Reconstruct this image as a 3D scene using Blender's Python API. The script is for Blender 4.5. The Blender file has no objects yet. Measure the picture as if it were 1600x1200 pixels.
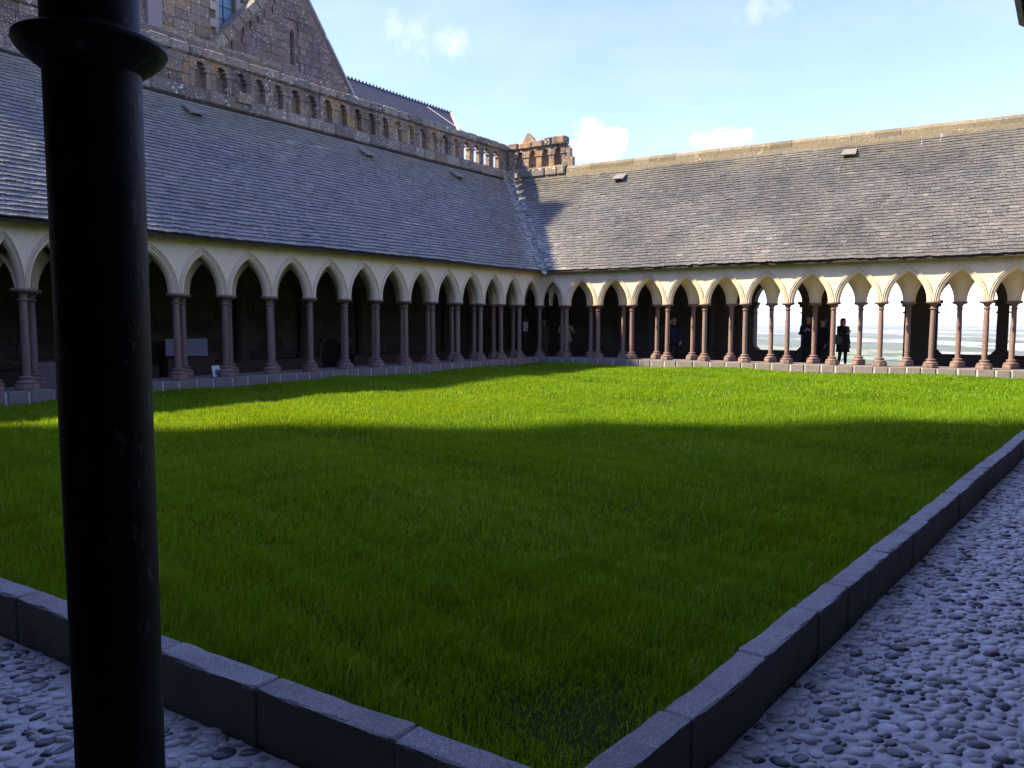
import bpy, bmesh, math, random
import numpy as np
from mathutils import Vector, Matrix

random.seed(7)
rng = np.random.default_rng(7)
R = math.radians
sc = bpy.context.scene
COL = sc.collection

# ------------------------------------------------------------------ camera
EYE = 1.6
FPX = 1200.0
PITCH = math.atan((600 - 502.0) / FPX)
cam_d = bpy.data.cameras.new('camera')
cam_d.sensor_width = 36.0
cam_d.lens = 36.0 * FPX / 1600.0
cam_d.clip_start = 0.05
cam_d.clip_end = 60000
cam = bpy.data.objects.new('camera', cam_d)
COL.objects.link(cam)
cam.matrix_world = (Matrix.Translation((0, 0, EYE)) @ Matrix.Rotation(math.pi / 2 - PITCH, 4, 'X')
                    @ Matrix.Rotation(0.002, 4, 'Z'))
sc.camera = cam

# ------------------------------------------------------------------ light
SUN_ELEV = 39.5
TRAVEL = Vector((1.0, 0.07, 0)).normalized()      # horizontal direction the sunlight travels
SUN_AZ = math.atan2(-TRAVEL.x, -TRAVEL.y)
sun_d = bpy.data.lights.new('sun', 'SUN')
sun_d.energy = 4.0
sun_d.angle = R(1.9)
sun_d.color = (1.0, 0.85, 0.60)
sun = bpy.data.objects.new('sun', sun_d)
COL.objects.link(sun)
e = R(SUN_ELEV)
ldir = Vector((TRAVEL.x * math.cos(e), TRAVEL.y * math.cos(e), -math.sin(e)))
sun.rotation_euler = ldir.to_track_quat('-Z', 'Y').to_euler()
sun.location = (-30, -3, 40)

world = bpy.data.worlds.new('World')
sc.world = world
world.use_nodes = True
wn, wl = world.node_tree.nodes, world.node_tree.links
bg = wn['Background']
sky = wn.new('ShaderNodeTexSky')
sky.sky_type = 'NISHITA'
sky.sun_disc = False
sky.sun_elevation = R(SUN_ELEV)
sky.sun_rotation = SUN_AZ
sky.altitude = 80
sky.air_density = 1.0
sky.dust_density = 0.2
sky.ozone_density = 1.5
bg.inputs[1].default_value = 0.094
sc.view_settings.view_transform = 'Standard'
sc.view_settings.look = 'None'
sc.view_settings.gamma = 1.0
sc.view_settings.use_curve_mapping = False
sc.view_settings.exposure = 1.85


def sky_clouds():
    """small fair-weather clouds, scattered over the whole sky by direction"""
    def m(op, a=None, b=None, c=None, clamp=False):
        n = wn.new('ShaderNodeMath'); n.operation = op; n.use_clamp = clamp
        for i, v in enumerate((a, b, c)):
            if v is None: continue
            if isinstance(v, (int, float)): n.inputs[i].default_value = v
            else: wl.new(v, n.inputs[i])
        return n.outputs[0]
    tc = wn.new('ShaderNodeTexCoord')
    gen = tc.outputs['Generated']

    def noise(scale, detail, rough=0.55, off=(0, 0, 0), sc_=(1, 1, 1)):
        mp = wn.new('ShaderNodeMapping'); wl.new(gen, mp.inputs[0])
        mp.inputs['Location'].default_value = off; mp.inputs['Scale'].default_value = sc_
        n = wn.new('ShaderNodeTexNoise'); n.inputs['Scale'].default_value = scale
        n.inputs['Detail'].default_value = detail; n.inputs['Roughness'].default_value = rough
        wl.new(mp.outputs[0], n.inputs[0])
        return n.outputs[0]
    fine = noise(17, 8, 0.66)
    sep = wn.new('ShaderNodeSeparateXYZ'); wl.new(gen, sep.inputs[0])
    total = None
    # azimuth (deg, right of view), elevation (deg), half width, half height, strength
    for az, el, hw, hh, st in ((5.9, 12.7, 2.5, 1.9, 1.0), (15.0, 12.6, 2.4, 0.9, 0.85), (-6.4, 19.2, 3.6, 2.1, 0.55),
                               (17.8, 20.2, 2.9, 1.4, 0.5), (-62, 17, 7, 3, 0.7), (58, 13, 6, 3, 0.9), (120, 20, 9, 4, 0.8),
                               (170, 16, 8, 3, 0.8), (-120, 22, 9, 4, 0.7), (85, 33, 9, 4, 0.5), (-20, 40, 9, 4, 0.4)):
        d = Vector((math.sin(R(az)) * math.cos(R(el)), math.cos(R(az)) * math.cos(R(el)), math.sin(R(el))))
        ua = Vector((math.cos(R(az)), -math.sin(R(az)), 0)); ub = d.cross(ua)
        def dot(v, k):
            n = wn.new('ShaderNodeVectorMath'); n.operation = 'DOT_PRODUCT'
            wl.new(gen, n.inputs[0]); n.inputs[1].default_value = tuple(v); return m('MULTIPLY', n.outputs['Value'], k)
        a = dot(ua, 1 / math.sin(R(hw))); b = dot(ub, 1 / math.sin(R(hh)))
        # flat-bottomed: squash below the centre
        r2 = m('ADD', m('MULTIPLY', a, a), m('MULTIPLY', b, b))
        front = m('GREATER_THAN', dot(d, 1.0), 0.5)
        body = m('SUBTRACT', 1.0, r2)
        body = m('ADD', body, m('MULTIPLY', m('SUBTRACT', fine, 0.5), 5.5))
        soft = 1.3 if st > 0.6 else 2.6
        v = m('MULTIPLY', m('MULTIPLY', m('DIVIDE', body, soft, clamp=True), front), st)
        total = v if total is None else m('MAXIMUM', total, v)
    # thin veils
    veil = noise(2.2, 5, 0.6, (3, 1, 0), (1, 1, 2.5))
    veil = m('ADD', m('MULTIPLY', m('SUBTRACT', veil, 0.5, clamp=True), 0.45), 0.05)
    total = m('MAXIMUM', total, veil, clamp=True)
    mix = wn.new('ShaderNodeMix'); mix.data_type = 'RGBA'
    wl.new(total, mix.inputs[0])
    tint = wn.new('ShaderNodeMix'); tint.data_type = 'RGBA'; tint.blend_type = 'MULTIPLY'; tint.inputs[0].default_value = 1.0
    wl.new(sky.outputs[0], tint.inputs[6]); tint.inputs[7].default_value = (0.96, 0.93, 1.32, 1)     # cool white balance of the photograph
    wl.new(tint.outputs[2], mix.inputs[6])
    mix.inputs[7].default_value = (5.6, 5.1, 6.0, 1)
    wl.new(mix.outputs[2], bg.inputs[0])


sky_clouds()

# ------------------------------------------------------------------ materials
VPERP = (0.985, 0.175, 0.0)      # across the roof valley at the inner corner
VOFF = VPERP[0] * 1.030 + VPERP[1] * 28.846
def new_mat(name):
    m = bpy.data.materials.new(name); m.use_nodes = True
    return m, m.node_tree.nodes, m.node_tree.links, m.node_tree.nodes['Principled BSDF']


class NT:
    def __init__(s, name, rough=0.8, spec=0.3):
        s.m, s.n, s.l, s.b = new_mat(name)
        s.b.inputs['Roughness'].default_value = rough
        s.b.inputs['Specular IOR Level'].default_value = spec
        g = s.n.new('ShaderNodeNewGeometry'); s.pos = g.outputs['Position']; s.geo = g

    def put(s, sock, v):
        if v is None: return
        if isinstance(v, (int, float)): sock.default_value = v
        elif isinstance(v, tuple): sock.default_value = v if len(v) == len(sock.default_value) else (*v, 1)
        else: s.l.new(v, sock)

    def math(s, op, a=None, b=None, c=None, clamp=False):
        n = s.n.new('ShaderNodeMath'); n.operation = op; n.use_clamp = clamp
        for i, v in enumerate((a, b, c)): s.put(n.inputs[i], v)
        return n.outputs[0]

    def noise(s, scale, detail=4, rough=0.55, vec=None, dist=0.0, out=0):
        n = s.n.new('ShaderNodeTexNoise'); n.inputs['Scale'].default_value = scale
        n.inputs['Detail'].default_value = detail; n.inputs['Roughness'].default_value = rough
        n.inputs['Distortion'].default_value = dist
        s.l.new(vec or s.pos, n.inputs['Vector']); return n.outputs[out]

    def voro(s, scale, feat='F1', out='Distance', vec=None, rnd=1.0):
        n = s.n.new('ShaderNodeTexVoronoi'); n.feature = feat; n.inputs['Scale'].default_value = scale
        n.inputs['Randomness'].default_value = rnd
        s.l.new(vec or s.pos, n.inputs['Vector']); return n.outputs[out]

    def ramp(s, fac, *stops, interp='LINEAR'):
        n = s.n.new('ShaderNodeValToRGB'); n.color_ramp.interpolation = interp
        el = n.color_ramp.elements
        while len(el) < len(stops): el.new(0.5)
        for e_, (p, c) in zip(el, stops):
            e_.position = p; e_.color = (*c, 1) if isinstance(c, tuple) else (c, c, c, 1)
        s.put(n.inputs[0], fac); return n.outputs[0]

    def mix(s, fac, a, b, mode='MIX'):
        n = s.n.new('ShaderNodeMix'); n.data_type = 'RGBA'; n.blend_type = mode
        s.put(n.inputs[0], fac); s.put(n.inputs[6], a); s.put(n.inputs[7], b); return n.outputs[2]

    def tone(s):
        a = s.n.new('ShaderNodeAttribute'); a.attribute_name = 'tone'
        o = s.n.new('ShaderNodeObjectInfo')
        return s.math('FRACT', s.math('ADD', a.outputs['Fac'], o.outputs['Random']))

    def mapped(s, scale=(1, 1, 1), rot=(0, 0, 0), loc=(0, 0, 0)):
        n = s.n.new('ShaderNodeMapping'); s.l.new(s.pos, n.inputs[0])
        n.inputs['Scale'].default_value = scale; n.inputs['Rotation'].default_value = rot
        n.inputs['Location'].default_value = loc; return n.outputs[0]

    def bump(s, h, strength=0.5, dist=0.01):
        n = s.n.new('ShaderNodeBump'); n.inputs['Strength'].default_value = strength
        n.inputs['Distance'].default_value = dist; s.l.new(h, n.inputs['Height'])
        s.l.new(n.outputs[0], s.b.inputs['Normal'])

    def color(s, c): s.put(s.b.inputs['Base Color'], c); return s.m


def mat_slate(k=1.0, name='slate'):
    t = NT(name, 0.42, 0.5)
    tn = t.tone()
    c = t.ramp(tn, (0.0, (0.070, 0.071, 0.073)), (0.45, (0.100, 0.098, 0.096)), (0.8, (0.128, 0.121, 0.112)),
               (0.94, (0.12, 0.10, 0.092)), (1.0, (0.19, 0.19, 0.18)))
    big = t.noise(0.55, 5, 0.6)
    c = t.mix(t.math('MULTIPLY', t.math('SUBTRACT', big, 0.42, clamp=True), 1.8), c, (0.15, 0.142, 0.125))
    c = t.mix(t.ramp(t.noise(1.1, 4, 0.6, t.mapped((1, 1, 1), loc=(9, 2, 4))), (0.5, 0.0), (0.7, 0.6)), c, (0.07, 0.075, 0.085))
    l = t.ramp(t.noise(26, 3, 0.6), (0.56, 0.0), (0.66, 1.0))
    c = t.mix(t.math('MULTIPLY', l, 0.75), c, (0.36, 0.36, 0.33))
    sp = t.n.new('ShaderNodeSeparateXYZ'); t.l.new(t.pos, sp.inputs[0])
    hi = t.ramp(t.math('MULTIPLY', t.math('SUBTRACT', sp.outputs[2], 6.2), 0.6, clamp=True), (0, 0.0), (1, 1.0))
    moss = t.math('MULTIPLY', hi, t.ramp(t.noise(2.4, 4, 0.65), (0.40, 0.1), (0.62, 0.85)))
    c = t.mix(moss, c, (0.165, 0.15, 0.105))
    # lichened slates swept round the inner corner
    dp = t.n.new('ShaderNodeVectorMath'); dp.operation = 'DOT_PRODUCT'; t.l.new(t.pos, dp.inputs[0]); dp.inputs[1].default_value = VPERP
    dist = t.math('ABSOLUTE', t.math('SUBTRACT', dp.outputs['Value'], VOFF))
    wv = t.math('SUBTRACT', 0.95, t.math('MULTIPLY', t.math('SUBTRACT', sp.outputs[2], 3.4), 0.13))
    near = t.math('DIVIDE', t.math('SUBTRACT', t.math('ADD', wv, t.math('MULTIPLY', t.math('SUBTRACT', t.noise(3.5, 5, 0.7), 0.5), 1.5)), dist), 0.7, clamp=True)
    c = t.mix(t.math('MULTIPLY', near, t.math('MULTIPLY', t.ramp(tn, (0, 0.35), (1, 1.0)), 0.8)), c, (0.34, 0.335, 0.305))
    # pale droppings running down below the ridge of the right roof
    al = t.n.new('ShaderNodeVectorMath'); al.operation = 'DOT_PRODUCT'; t.l.new(t.pos, al.inputs[0]); al.inputs[1].default_value = (0.857, -0.515, 0)
    cv = t.n.new('ShaderNodeCombineXYZ'); t.put(cv.inputs[0], t.math('MULTIPLY', al.outputs['Value'], 7.0)); t.put(cv.inputs[1], t.math('MULTIPLY', sp.outputs[2], 0.55))
    st = t.ramp(t.noise(1.0, 3, 0.6, cv.outputs[0]), (0.66, 0.0), (0.70, 0.8))
    st = t.math('MULTIPLY', st, t.math('MULTIPLY', t.math('SUBTRACT', sp.outputs[2], 6.3), 0.9, clamp=True))
    c = t.mix(st, c, (0.42, 0.41, 0.38))
    if k != 1.0:
        c = t.mix(1.0, c, (k, k * 0.98, k * 0.94), 'MULTIPLY')
        if name == 'brown_slate': c = t.mix(t.ramp(t.noise(0.16, 4, 0.6, t.mapped(loc=(2.3, 0.4, 0))), (0.40, 0.75), (0.60, 0.0)), c, t.mix(1.0, c, (0.45, 0.45, 0.47), 'MULTIPLY'))
    t.bump(t.noise(60, 4, 0.7), 0.5, 0.006)
    return t.color(c)


def mat_masonry(name, base, alt, dark, lich=1.0, ochre=0.5):
    t = NT(name, 0.9, 0.2)
    tn = t.tone()
    c = t.ramp(tn, (0.0, base), (0.4, alt), (0.75, dark), (1.0, base))
    c = t.mix(t.math('MULTIPLY', t.ramp(t.noise(9, 5, 0.65), (0.35, 0.0), (0.7, 0.8)), 0.8), c, dark)
    oc = t.math('MULTIPLY', t.ramp(t.noise(1.3, 4, 0.6, t.mapped(loc=(4, 8, 1))), (0.52, 0.0), (0.66, 1.0)), ochre)
    oc = t.math('MULTIPLY', oc, t.ramp(t.noise(14, 4, 0.6), (0.4, 0.2), (0.6, 1.0)))
    c = t.mix(oc, c, (0.36, 0.20, 0.05))
    # lichen rosettes: warped cells gated by broad patches
    v = t.voro(7.0, vec=t.mix(0.06, t.pos, t.noise(9, 3, 0.5, out=1)))
    s1 = t.ramp(v, (0.16, 1.0), (0.30, 0.0))
    v2 = t.voro(19.0, vec=t.mix(0.05, t.pos, t.noise(13, 3, 0.5, out=1)))
    s2 = t.ramp(v2, (0.18, 1.0), (0.32, 0.0))
    gate = t.ramp(t.noise(2.0, 4, 0.6, t.mapped(loc=(7, 3, 5))), (0.46, 0.0), (0.60, 1.0))
    gate2 = t.ramp(t.noise(1.2, 3, 0.6, t.mapped(loc=(1, 13, 5))), (0.42, 0.0), (0.58, 1.0))
    li = t.math('MULTIPLY', t.math('MAXIMUM', t.math('MULTIPLY', s1, gate), t.math('MULTIPLY', s2, gate2)), 0.85 * lich)
    c = t.mix(li, c, (0.58, 0.57, 0.50))
    t.bump(t.math('ADD', t.noise(30, 5, 0.7), t.math('MULTIPLY', v, 0.3)), 0.7, 0.02)
    return t.color(c)


def mat_cream():
    t = NT('cream_limestone', 0.85, 0.2)
    c = t.mix(t.noise(1.6, 4, 0.6), (0.68, 0.565, 0.41), (0.77, 0.655, 0.49))
    # pale tooling joints and water stains under the eave
    sp = t.n.new('ShaderNodeSeparateXYZ'); t.l.new(t.pos, sp.inputs[0])
    band = t.math('ADD', sp.outputs[2], t.math('MULTIPLY', t.noise(3.0, 5, 0.7, t.mapped((1, 1, 0.3))), 0.55))
    st = t.ramp(t.math('MULTIPLY', t.math('SUBTRACT', band, 3.45), 2.6, clamp=True), (0.0, 0.0), (1.0, 0.55))
    c = t.mix(st, c, (0.20, 0.19, 0.09))
    c = t.mix(t.ramp(t.noise(16, 5, 0.7), (0.55, 0.0), (0.75, 0.35)), c, (0.36, 0.28, 0.18))
    t.bump(t.noise(40, 4, 0.6), 0.35, 0.006)
    return t.color(c)


def mat_column(dark=False):
    t = NT('shaded_column_stone' if dark else 'column_stone', 0.55 if dark else 0.6, 0.3)
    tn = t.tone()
    if dark:  # near column: its backlit shade is put into the stone colour
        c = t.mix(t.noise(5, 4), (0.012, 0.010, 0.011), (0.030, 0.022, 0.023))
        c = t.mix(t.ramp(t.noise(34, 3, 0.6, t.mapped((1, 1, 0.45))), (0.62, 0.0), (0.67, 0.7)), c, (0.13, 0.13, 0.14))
    else:
        c = t.ramp(tn, (0.0, (0.16, 0.095, 0.085)), (0.5, (0.20, 0.125, 0.11)), (0.8, (0.17, 0.135, 0.125)), (1.0, (0.12, 0.07, 0.065)))
        v = t.voro(30, out='Color')
        c = t.mix(0.35, c, t.mix(t.math('MULTIPLY', v, 1.0), (0.07, 0.042, 0.04), (0.32, 0.22, 0.19)))
        c = t.mix(t.ramp(t.noise(45, 3, 0.6), (0.62, 0.0), (0.68, 0.8)), c, (0.42, 0.36, 0.32))
    t.bump(t.noise(45, 4, 0.7), 0.4, 0.004)
    return t.color(c)


def mat_granite(name='granite', base=(0.43, 0.41, 0.40), dk=(0.20, 0.19, 0.185), lt=(0.60, 0.58, 0.56)):
    t = NT(name, 0.8, 0.25)
    tn = t.tone()
    c = t.mix(t.ramp(t.noise(210, 3, 0.7), (0.40, 0.0), (0.62, 1.0)), dk, base)
    c = t.mix(t.ramp(t.noise(160, 2, 0.5, t.mapped(loc=(3, 3, 3))), (0.58, 0.0), (0.63, 1.0)), c, lt)
    c = t.mix(t.math('MULTIPLY', tn, 0.35), c, (0.24, 0.21, 0.19))
    c = t.mix(t.ramp(t.noise(4, 5, 0.65), (0.48, 0.0), (0.72, 0.55)), c, (0.12, 0.105, 0.09))
    if name == 'granite':   # upright faces coloured darker for the gallery's shade, with dark lichen; tops left paler
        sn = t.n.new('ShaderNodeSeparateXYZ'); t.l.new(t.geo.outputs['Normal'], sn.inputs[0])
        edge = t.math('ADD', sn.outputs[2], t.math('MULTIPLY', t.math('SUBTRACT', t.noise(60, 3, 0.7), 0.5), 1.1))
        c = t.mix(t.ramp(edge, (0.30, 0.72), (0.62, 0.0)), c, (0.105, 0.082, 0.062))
    t.bump(t.math('ADD', t.noise(110, 4, 0.7), t.math('MULTIPLY', t.noise(22, 4, 0.6), 1.4)), 0.8, 0.006)
    return t.color(c)


def mat_cobble():
    t = NT('pebble', 0.38, 0.5)
    tn = t.tone()
    c = t.ramp(tn, (0.0, (0.045, 0.05, 0.06)), (0.20, (0.07, 0.075, 0.085)), (0.27, (0.20, 0.19, 0.18)), (0.40, (0.44, 0.43, 0.42)),
               (0.75, (0.56, 0.555, 0.54)), (0.92, (0.50, 0.465, 0.42)), (1.0, (0.66, 0.65, 0.63)))
    c = t.mix(t.ramp(t.noise(70, 4, 0.6), (0.42, 0.0), (0.75, 0.4)), c, (0.18, 0.17, 0.17))
    t.bump(t.noise(90, 4, 0.6), 0.25, 0.003)
    return t.color(c)


def mat_simple(name, c1, c2=None, scale=8.0, rough=0.8, bump=0.0, spec=0.3):
    t = NT(name, rough, spec)
    c2 = c2 or tuple(x * 0.75 for x in c1)
    if bump: t.bump(t.noise(scale * 4, 4, 0.6), bump, 0.01)
    return t.color(t.mix(t.noise(scale, 4, 0.6), c1, c2))


def mat_grass():
    t = NT('grass_blades', 0.6, 0.08)
    a = t.n.new('ShaderNodeAttribute'); a.attribute_name = 'tone'
    c = t.ramp(a.outputs['Fac'], (0.0, (0.010, 0.055, 0.004)), (0.5, (0.080, 0.250, 0.005)), (0.85, (0.22, 0.42, 0.012)),
               (1.0, (0.48, 0.46, 0.16)))
    patch = t.ramp(t.noise(0.7, 4, 0.6), (0.35, 0.0), (0.68, 1.0))
    c = t.mix(t.math('MULTIPLY', patch, 0.55), c, (0.185, 0.315, 0.004))
    t.color(c)
    tr = t.n.new('ShaderNodeBsdfTranslucent')
    t.l.new(t.mix(0.5, c, (0.50, 0.58, 0.006)), tr.inputs['Color'])
    ms = t.n.new('ShaderNodeMixShader'); ms.inputs[0].default_value = 0.42
    t.l.new(t.b.outputs[0], ms.inputs[1]); t.l.new(tr.outputs[0], ms.inputs[2])
    t.l.new(ms.outputs[0], t.n['Material Output'].inputs['Surface'])
    return t.m


def mat_land():
    t = NT('farmland', 0.95, 0.1)
    warp = t.mix(0.12, t.mapped((0.0011, 0.0005, 1), rot=(0, 0, 0.35)), t.noise(0.0012, 3, 0.5, out=1))
    v = t.n.new('ShaderNodeTexVoronoi'); v.distance = 'CHEBYCHEV'; v.inputs['Scale'].default_value = 1.6
    t.l.new(warp, v.inputs['Vector'])
    sp = t.n.new('ShaderNodeSeparateColor'); t.l.new(v.outputs['Color'], sp.inputs[0])
    c = t.ramp(sp.outputs[0], (0.0, (0.12, 0.15, 0.09)), (0.3, (0.20, 0.23, 0.13)), (0.45, (0.50, 0.46, 0.36)), (0.6, (0.24, 0.27, 0.16)),
               (0.72, (0.60, 0.55, 0.45)), (0.9, (0.13, 0.17, 0.10)), interp='CONSTANT')
    c = t.mix(t.ramp(t.noise(0.006, 5, 0.6), (0.52, 0.0), (0.57, 0.85)), c, (0.03, 0.05, 0.025))
    c = t.mix(t.ramp(t.noise(1.0, 5, 0.7, t.mapped((0.03, 0.012, 1))), (0.56, 0.0), (0.60, 0.8)), c, (0.04, 0.06, 0.03))
    return t.color(c)


def mat_glass():
    m, n, l, b = new_mat('window_glass')
    tr = n.new('ShaderNodeBsdfTransparent'); gl = n.new('ShaderNodeBsdfGlossy')
    gl.inputs['Roughness'].default_value = 0.02
    mx = n.new('ShaderNodeMixShader'); mx.inputs[0].default_value = 0.04
    l.new(tr.outputs[0], mx.inputs[1]); l.new(gl.outputs[0], mx.inputs[2])
    l.new(mx.outputs[0], n['Material Output'].inputs['Surface'])
    return m


M = dict(
    slate=mat_slate(1.45),
    brownslate=mat_slate(1.10, 'brown_slate'),
    church=mat_masonry('weathered_granite', (0.21, 0.16, 0.125), (0.27, 0.20, 0.14), (0.12, 0.095, 0.085), 1.0, 0.6),
    gable=mat_masonry('purple_brown_stone', (0.165, 0.115, 0.105), (0.21, 0.15, 0.125), (0.10, 0.075, 0.075), 0.9, 0.15),
    parapet=mat_masonry('parapet_stone', (0.20, 0.145, 0.115), (0.26, 0.18, 0.125), (0.085, 0.07, 0.062), 1.0, 0.9),
    coping=mat_masonry('lichened_coping', (0.215, 0.19, 0.16), (0.26, 0.215, 0.165), (0.11, 0.095, 0.085), 1.15, 0.45),
    ridge=mat_masonry('ridge_stone', (0.215, 0.18, 0.115), (0.25, 0.205, 0.13), (0.14, 0.12, 0.075), 0.6, 0.25),
    cream=mat_cream(),
    column=mat_column(),
    shadedcol=mat_column(True),
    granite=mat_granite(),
    wallstone=mat_granite('wall_granite', (0.21, 0.18, 0.17), (0.13, 0.115, 0.11), (0.36, 0.33, 0.31)),
    mortar=mat_simple('pale_mortar', (0.56, 0.55, 0.54), (0.44, 0.435, 0.425), 12, 0.9, 0.5),
    joint=mat_simple('white_joint_mortar', (0.56, 0.55, 0.53), (0.42, 0.41, 0.39), 9, 0.9, 0.5),
    limemortar=mat_simple('dark_mortar', (0.16, 0.135, 0.11), (0.10, 0.085, 0.07), 6, 0.95, 0.6),
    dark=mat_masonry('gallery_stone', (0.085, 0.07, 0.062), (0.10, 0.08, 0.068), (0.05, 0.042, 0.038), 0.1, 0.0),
    wood=mat_simple('old_oak', (0.05, 0.035, 0.025), (0.03, 0.02, 0.015), 5, 0.8, 0.4),
    floor=mat_simple('worn_paving', (0.12, 0.11, 0.105), (0.08, 0.074, 0.07), 2.5, 0.8, 0.4),
    pebble=mat_cobble(),
    soil=mat_simple('turf_soil', (0.028, 0.055, 0.006), (0.04, 0.036, 0.016), 3, 1.0, 0.6, 0.0),
    grass=mat_grass(),
    leadm=mat_simple('weathered_lead', (0.42, 0.42, 0.43), (0.28, 0.28, 0.29), 12, 0.6, 0.2),
    nave=mat_simple('blue_slate', (0.045, 0.048, 0.062), (0.065, 0.07, 0.085), 1.5, 0.6, 0.3, 0.25),
    stained=mat_simple('leaded_window_glass', (0.10, 0.19, 0.30), (0.20, 0.31, 0.42), 40, 0.25, 0.6, 0.6),
    lead=mat_simple('lead_came', (0.04, 0.045, 0.055)),
    pilas=mat_simple('grey_ashlar', (0.24, 0.22, 0.22), (0.19, 0.16, 0.15), 3, 0.85, 0.4),
    quoin=mat_simple('pale_quoin_stone', (0.40, 0.36, 0.30), (0.26, 0.23, 0.19), 5, 0.85, 0.4),
    land=mat_land(),
    rock=mat_simple('rocky_slope', (0.16, 0.15, 0.12), (0.07, 0.10, 0.04), 0.2, 0.95, 0.8),
    glass=mat_glass(),
    paper=mat_simple('white_paper', (0.78, 0.80, 0.83), (0.72, 0.74, 0.78), 3, 0.6),
    ink=mat_simple('grey_blue_print', (0.16, 0.20, 0.30), (0.2, 0.24, 0.34), 3, 0.6),
    panel=mat_simple('pale_blue_panel', (0.30, 0.36, 0.50), (0.25, 0.31, 0.44), 2, 0.5),
    metal=mat_simple('dark_metal', (0.06, 0.06, 0.065), None, 8, 0.5),
    skin=mat_simple('skin', (0.50, 0.30, 0.22), (0.44, 0.26, 0.19), 12, 0.55),
    hair=mat_simple('dark_hair', (0.03, 0.022, 0.018), None, 60, 0.6),
    greyhair=mat_simple('grey_hair', (0.28, 0.26, 0.24), None, 60, 0.6),
    black=mat_simple('black_cloth', (0.012, 0.012, 0.015), None, 12, 0.9),
    blue=mat_simple('navy_cloth', (0.008, 0.012, 0.034), None, 12, 0.85),
    khaki=mat_simple('khaki_cloth', (0.44, 0.39, 0.30), None, 12, 0.85),
    olive=mat_simple('olive_cloth', (0.13, 0.12, 0.075), None, 12, 0.85),
    brownc=mat_simple('brown_cloth', (0.16, 0.10, 0.07), None, 12, 0.85),
    red=mat_simple('red_cloth', (0.30, 0.04, 0.03), None, 12, 0.7),
    teal=mat_simple('grey_green_bag', (0.06, 0.09, 0.075), None, 12, 0.7),
)

# ------------------------------------------------------------------ object helpers
def props(o, label=None, cat=None, group=None, kind=None):
    if label: o['label'] = label
    if cat: o['category'] = cat
    if group: o['group'] = group
    if kind: o['kind'] = kind
    return o


def thing(name, loc, label, cat, group=None):
    o = bpy.data.objects.new(name, None); COL.objects.link(o)
    o.location = loc; o.empty_display_size = 0.2
    return props(o, label, cat, group)


def attach(o, parent):
    if parent is None: return
    o.parent = parent
    if parent.type == 'EMPTY':
        o.matrix_parent_inverse = Matrix.Translation(-Vector(parent.location))


def mesh(name, V, F, mat, parent=None, smooth=False, tone=None, fix=False):
    me = bpy.data.meshes.new(name)
    me.from_pydata([tuple(map(float, v)) for v in V], [], [tuple(map(int, f)) for f in F])
    if fix:
        b = bmesh.new(); b.from_mesh(me); bmesh.ops.recalc_face_normals(b, faces=b.faces); b.to_mesh(me); b.free()
    for mm in (mat if isinstance(mat, (list, tuple)) else [mat]): me.materials.append(mm)
    if smooth: me.polygons.foreach_set('use_smooth', [True] * len(me.polygons))
    if tone is not None:
        a = me.attributes.new('tone', 'FLOAT', 'POINT'); a.data.foreach_set('value', np.asarray(tone, dtype=np.float32))
    me.update()
    o = bpy.data.objects.new(name, me); COL.objects.link(o); attach(o, parent)
    return o


def big_mesh(name, V, faces_flat, sizes, mat, parent=None, tone=None, smooth=False):
    """fast numpy mesh: V (n,3), flat loop indices, per-face sizes"""
    me = bpy.data.meshes.new(name)
    V = np.asarray(V, dtype=np.float32); L = np.asarray(faces_flat, dtype=np.int32).ravel(); S = np.asarray(sizes, dtype=np.int32)
    me.vertices.add(len(V)); me.vertices.foreach_set('co', V.ravel())
    me.loops.add(len(L)); me.loops.foreach_set('vertex_index', L)
    me.polygons.add(len(S)); me.polygons.foreach_set('loop_start', np.concatenate(([0], np.cumsum(S)[:-1])).astype(np.int32))
    try: me.polygons.foreach_set('loop_total', S)
    except Exception: pass
    me.polygons.foreach_set('use_smooth', np.full(len(S), bool(smooth)))
    if tone is not None:
        a = me.attributes.new('tone', 'FLOAT', 'POINT'); a.data.foreach_set('value', np.asarray(tone, dtype=np.float32))
    me.materials.append(mat); me.update(calc_edges=True); me.validate()
    o = bpy.data.objects.new(name, me); COL.objects.link(o); attach(o, parent)
    return o


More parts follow.
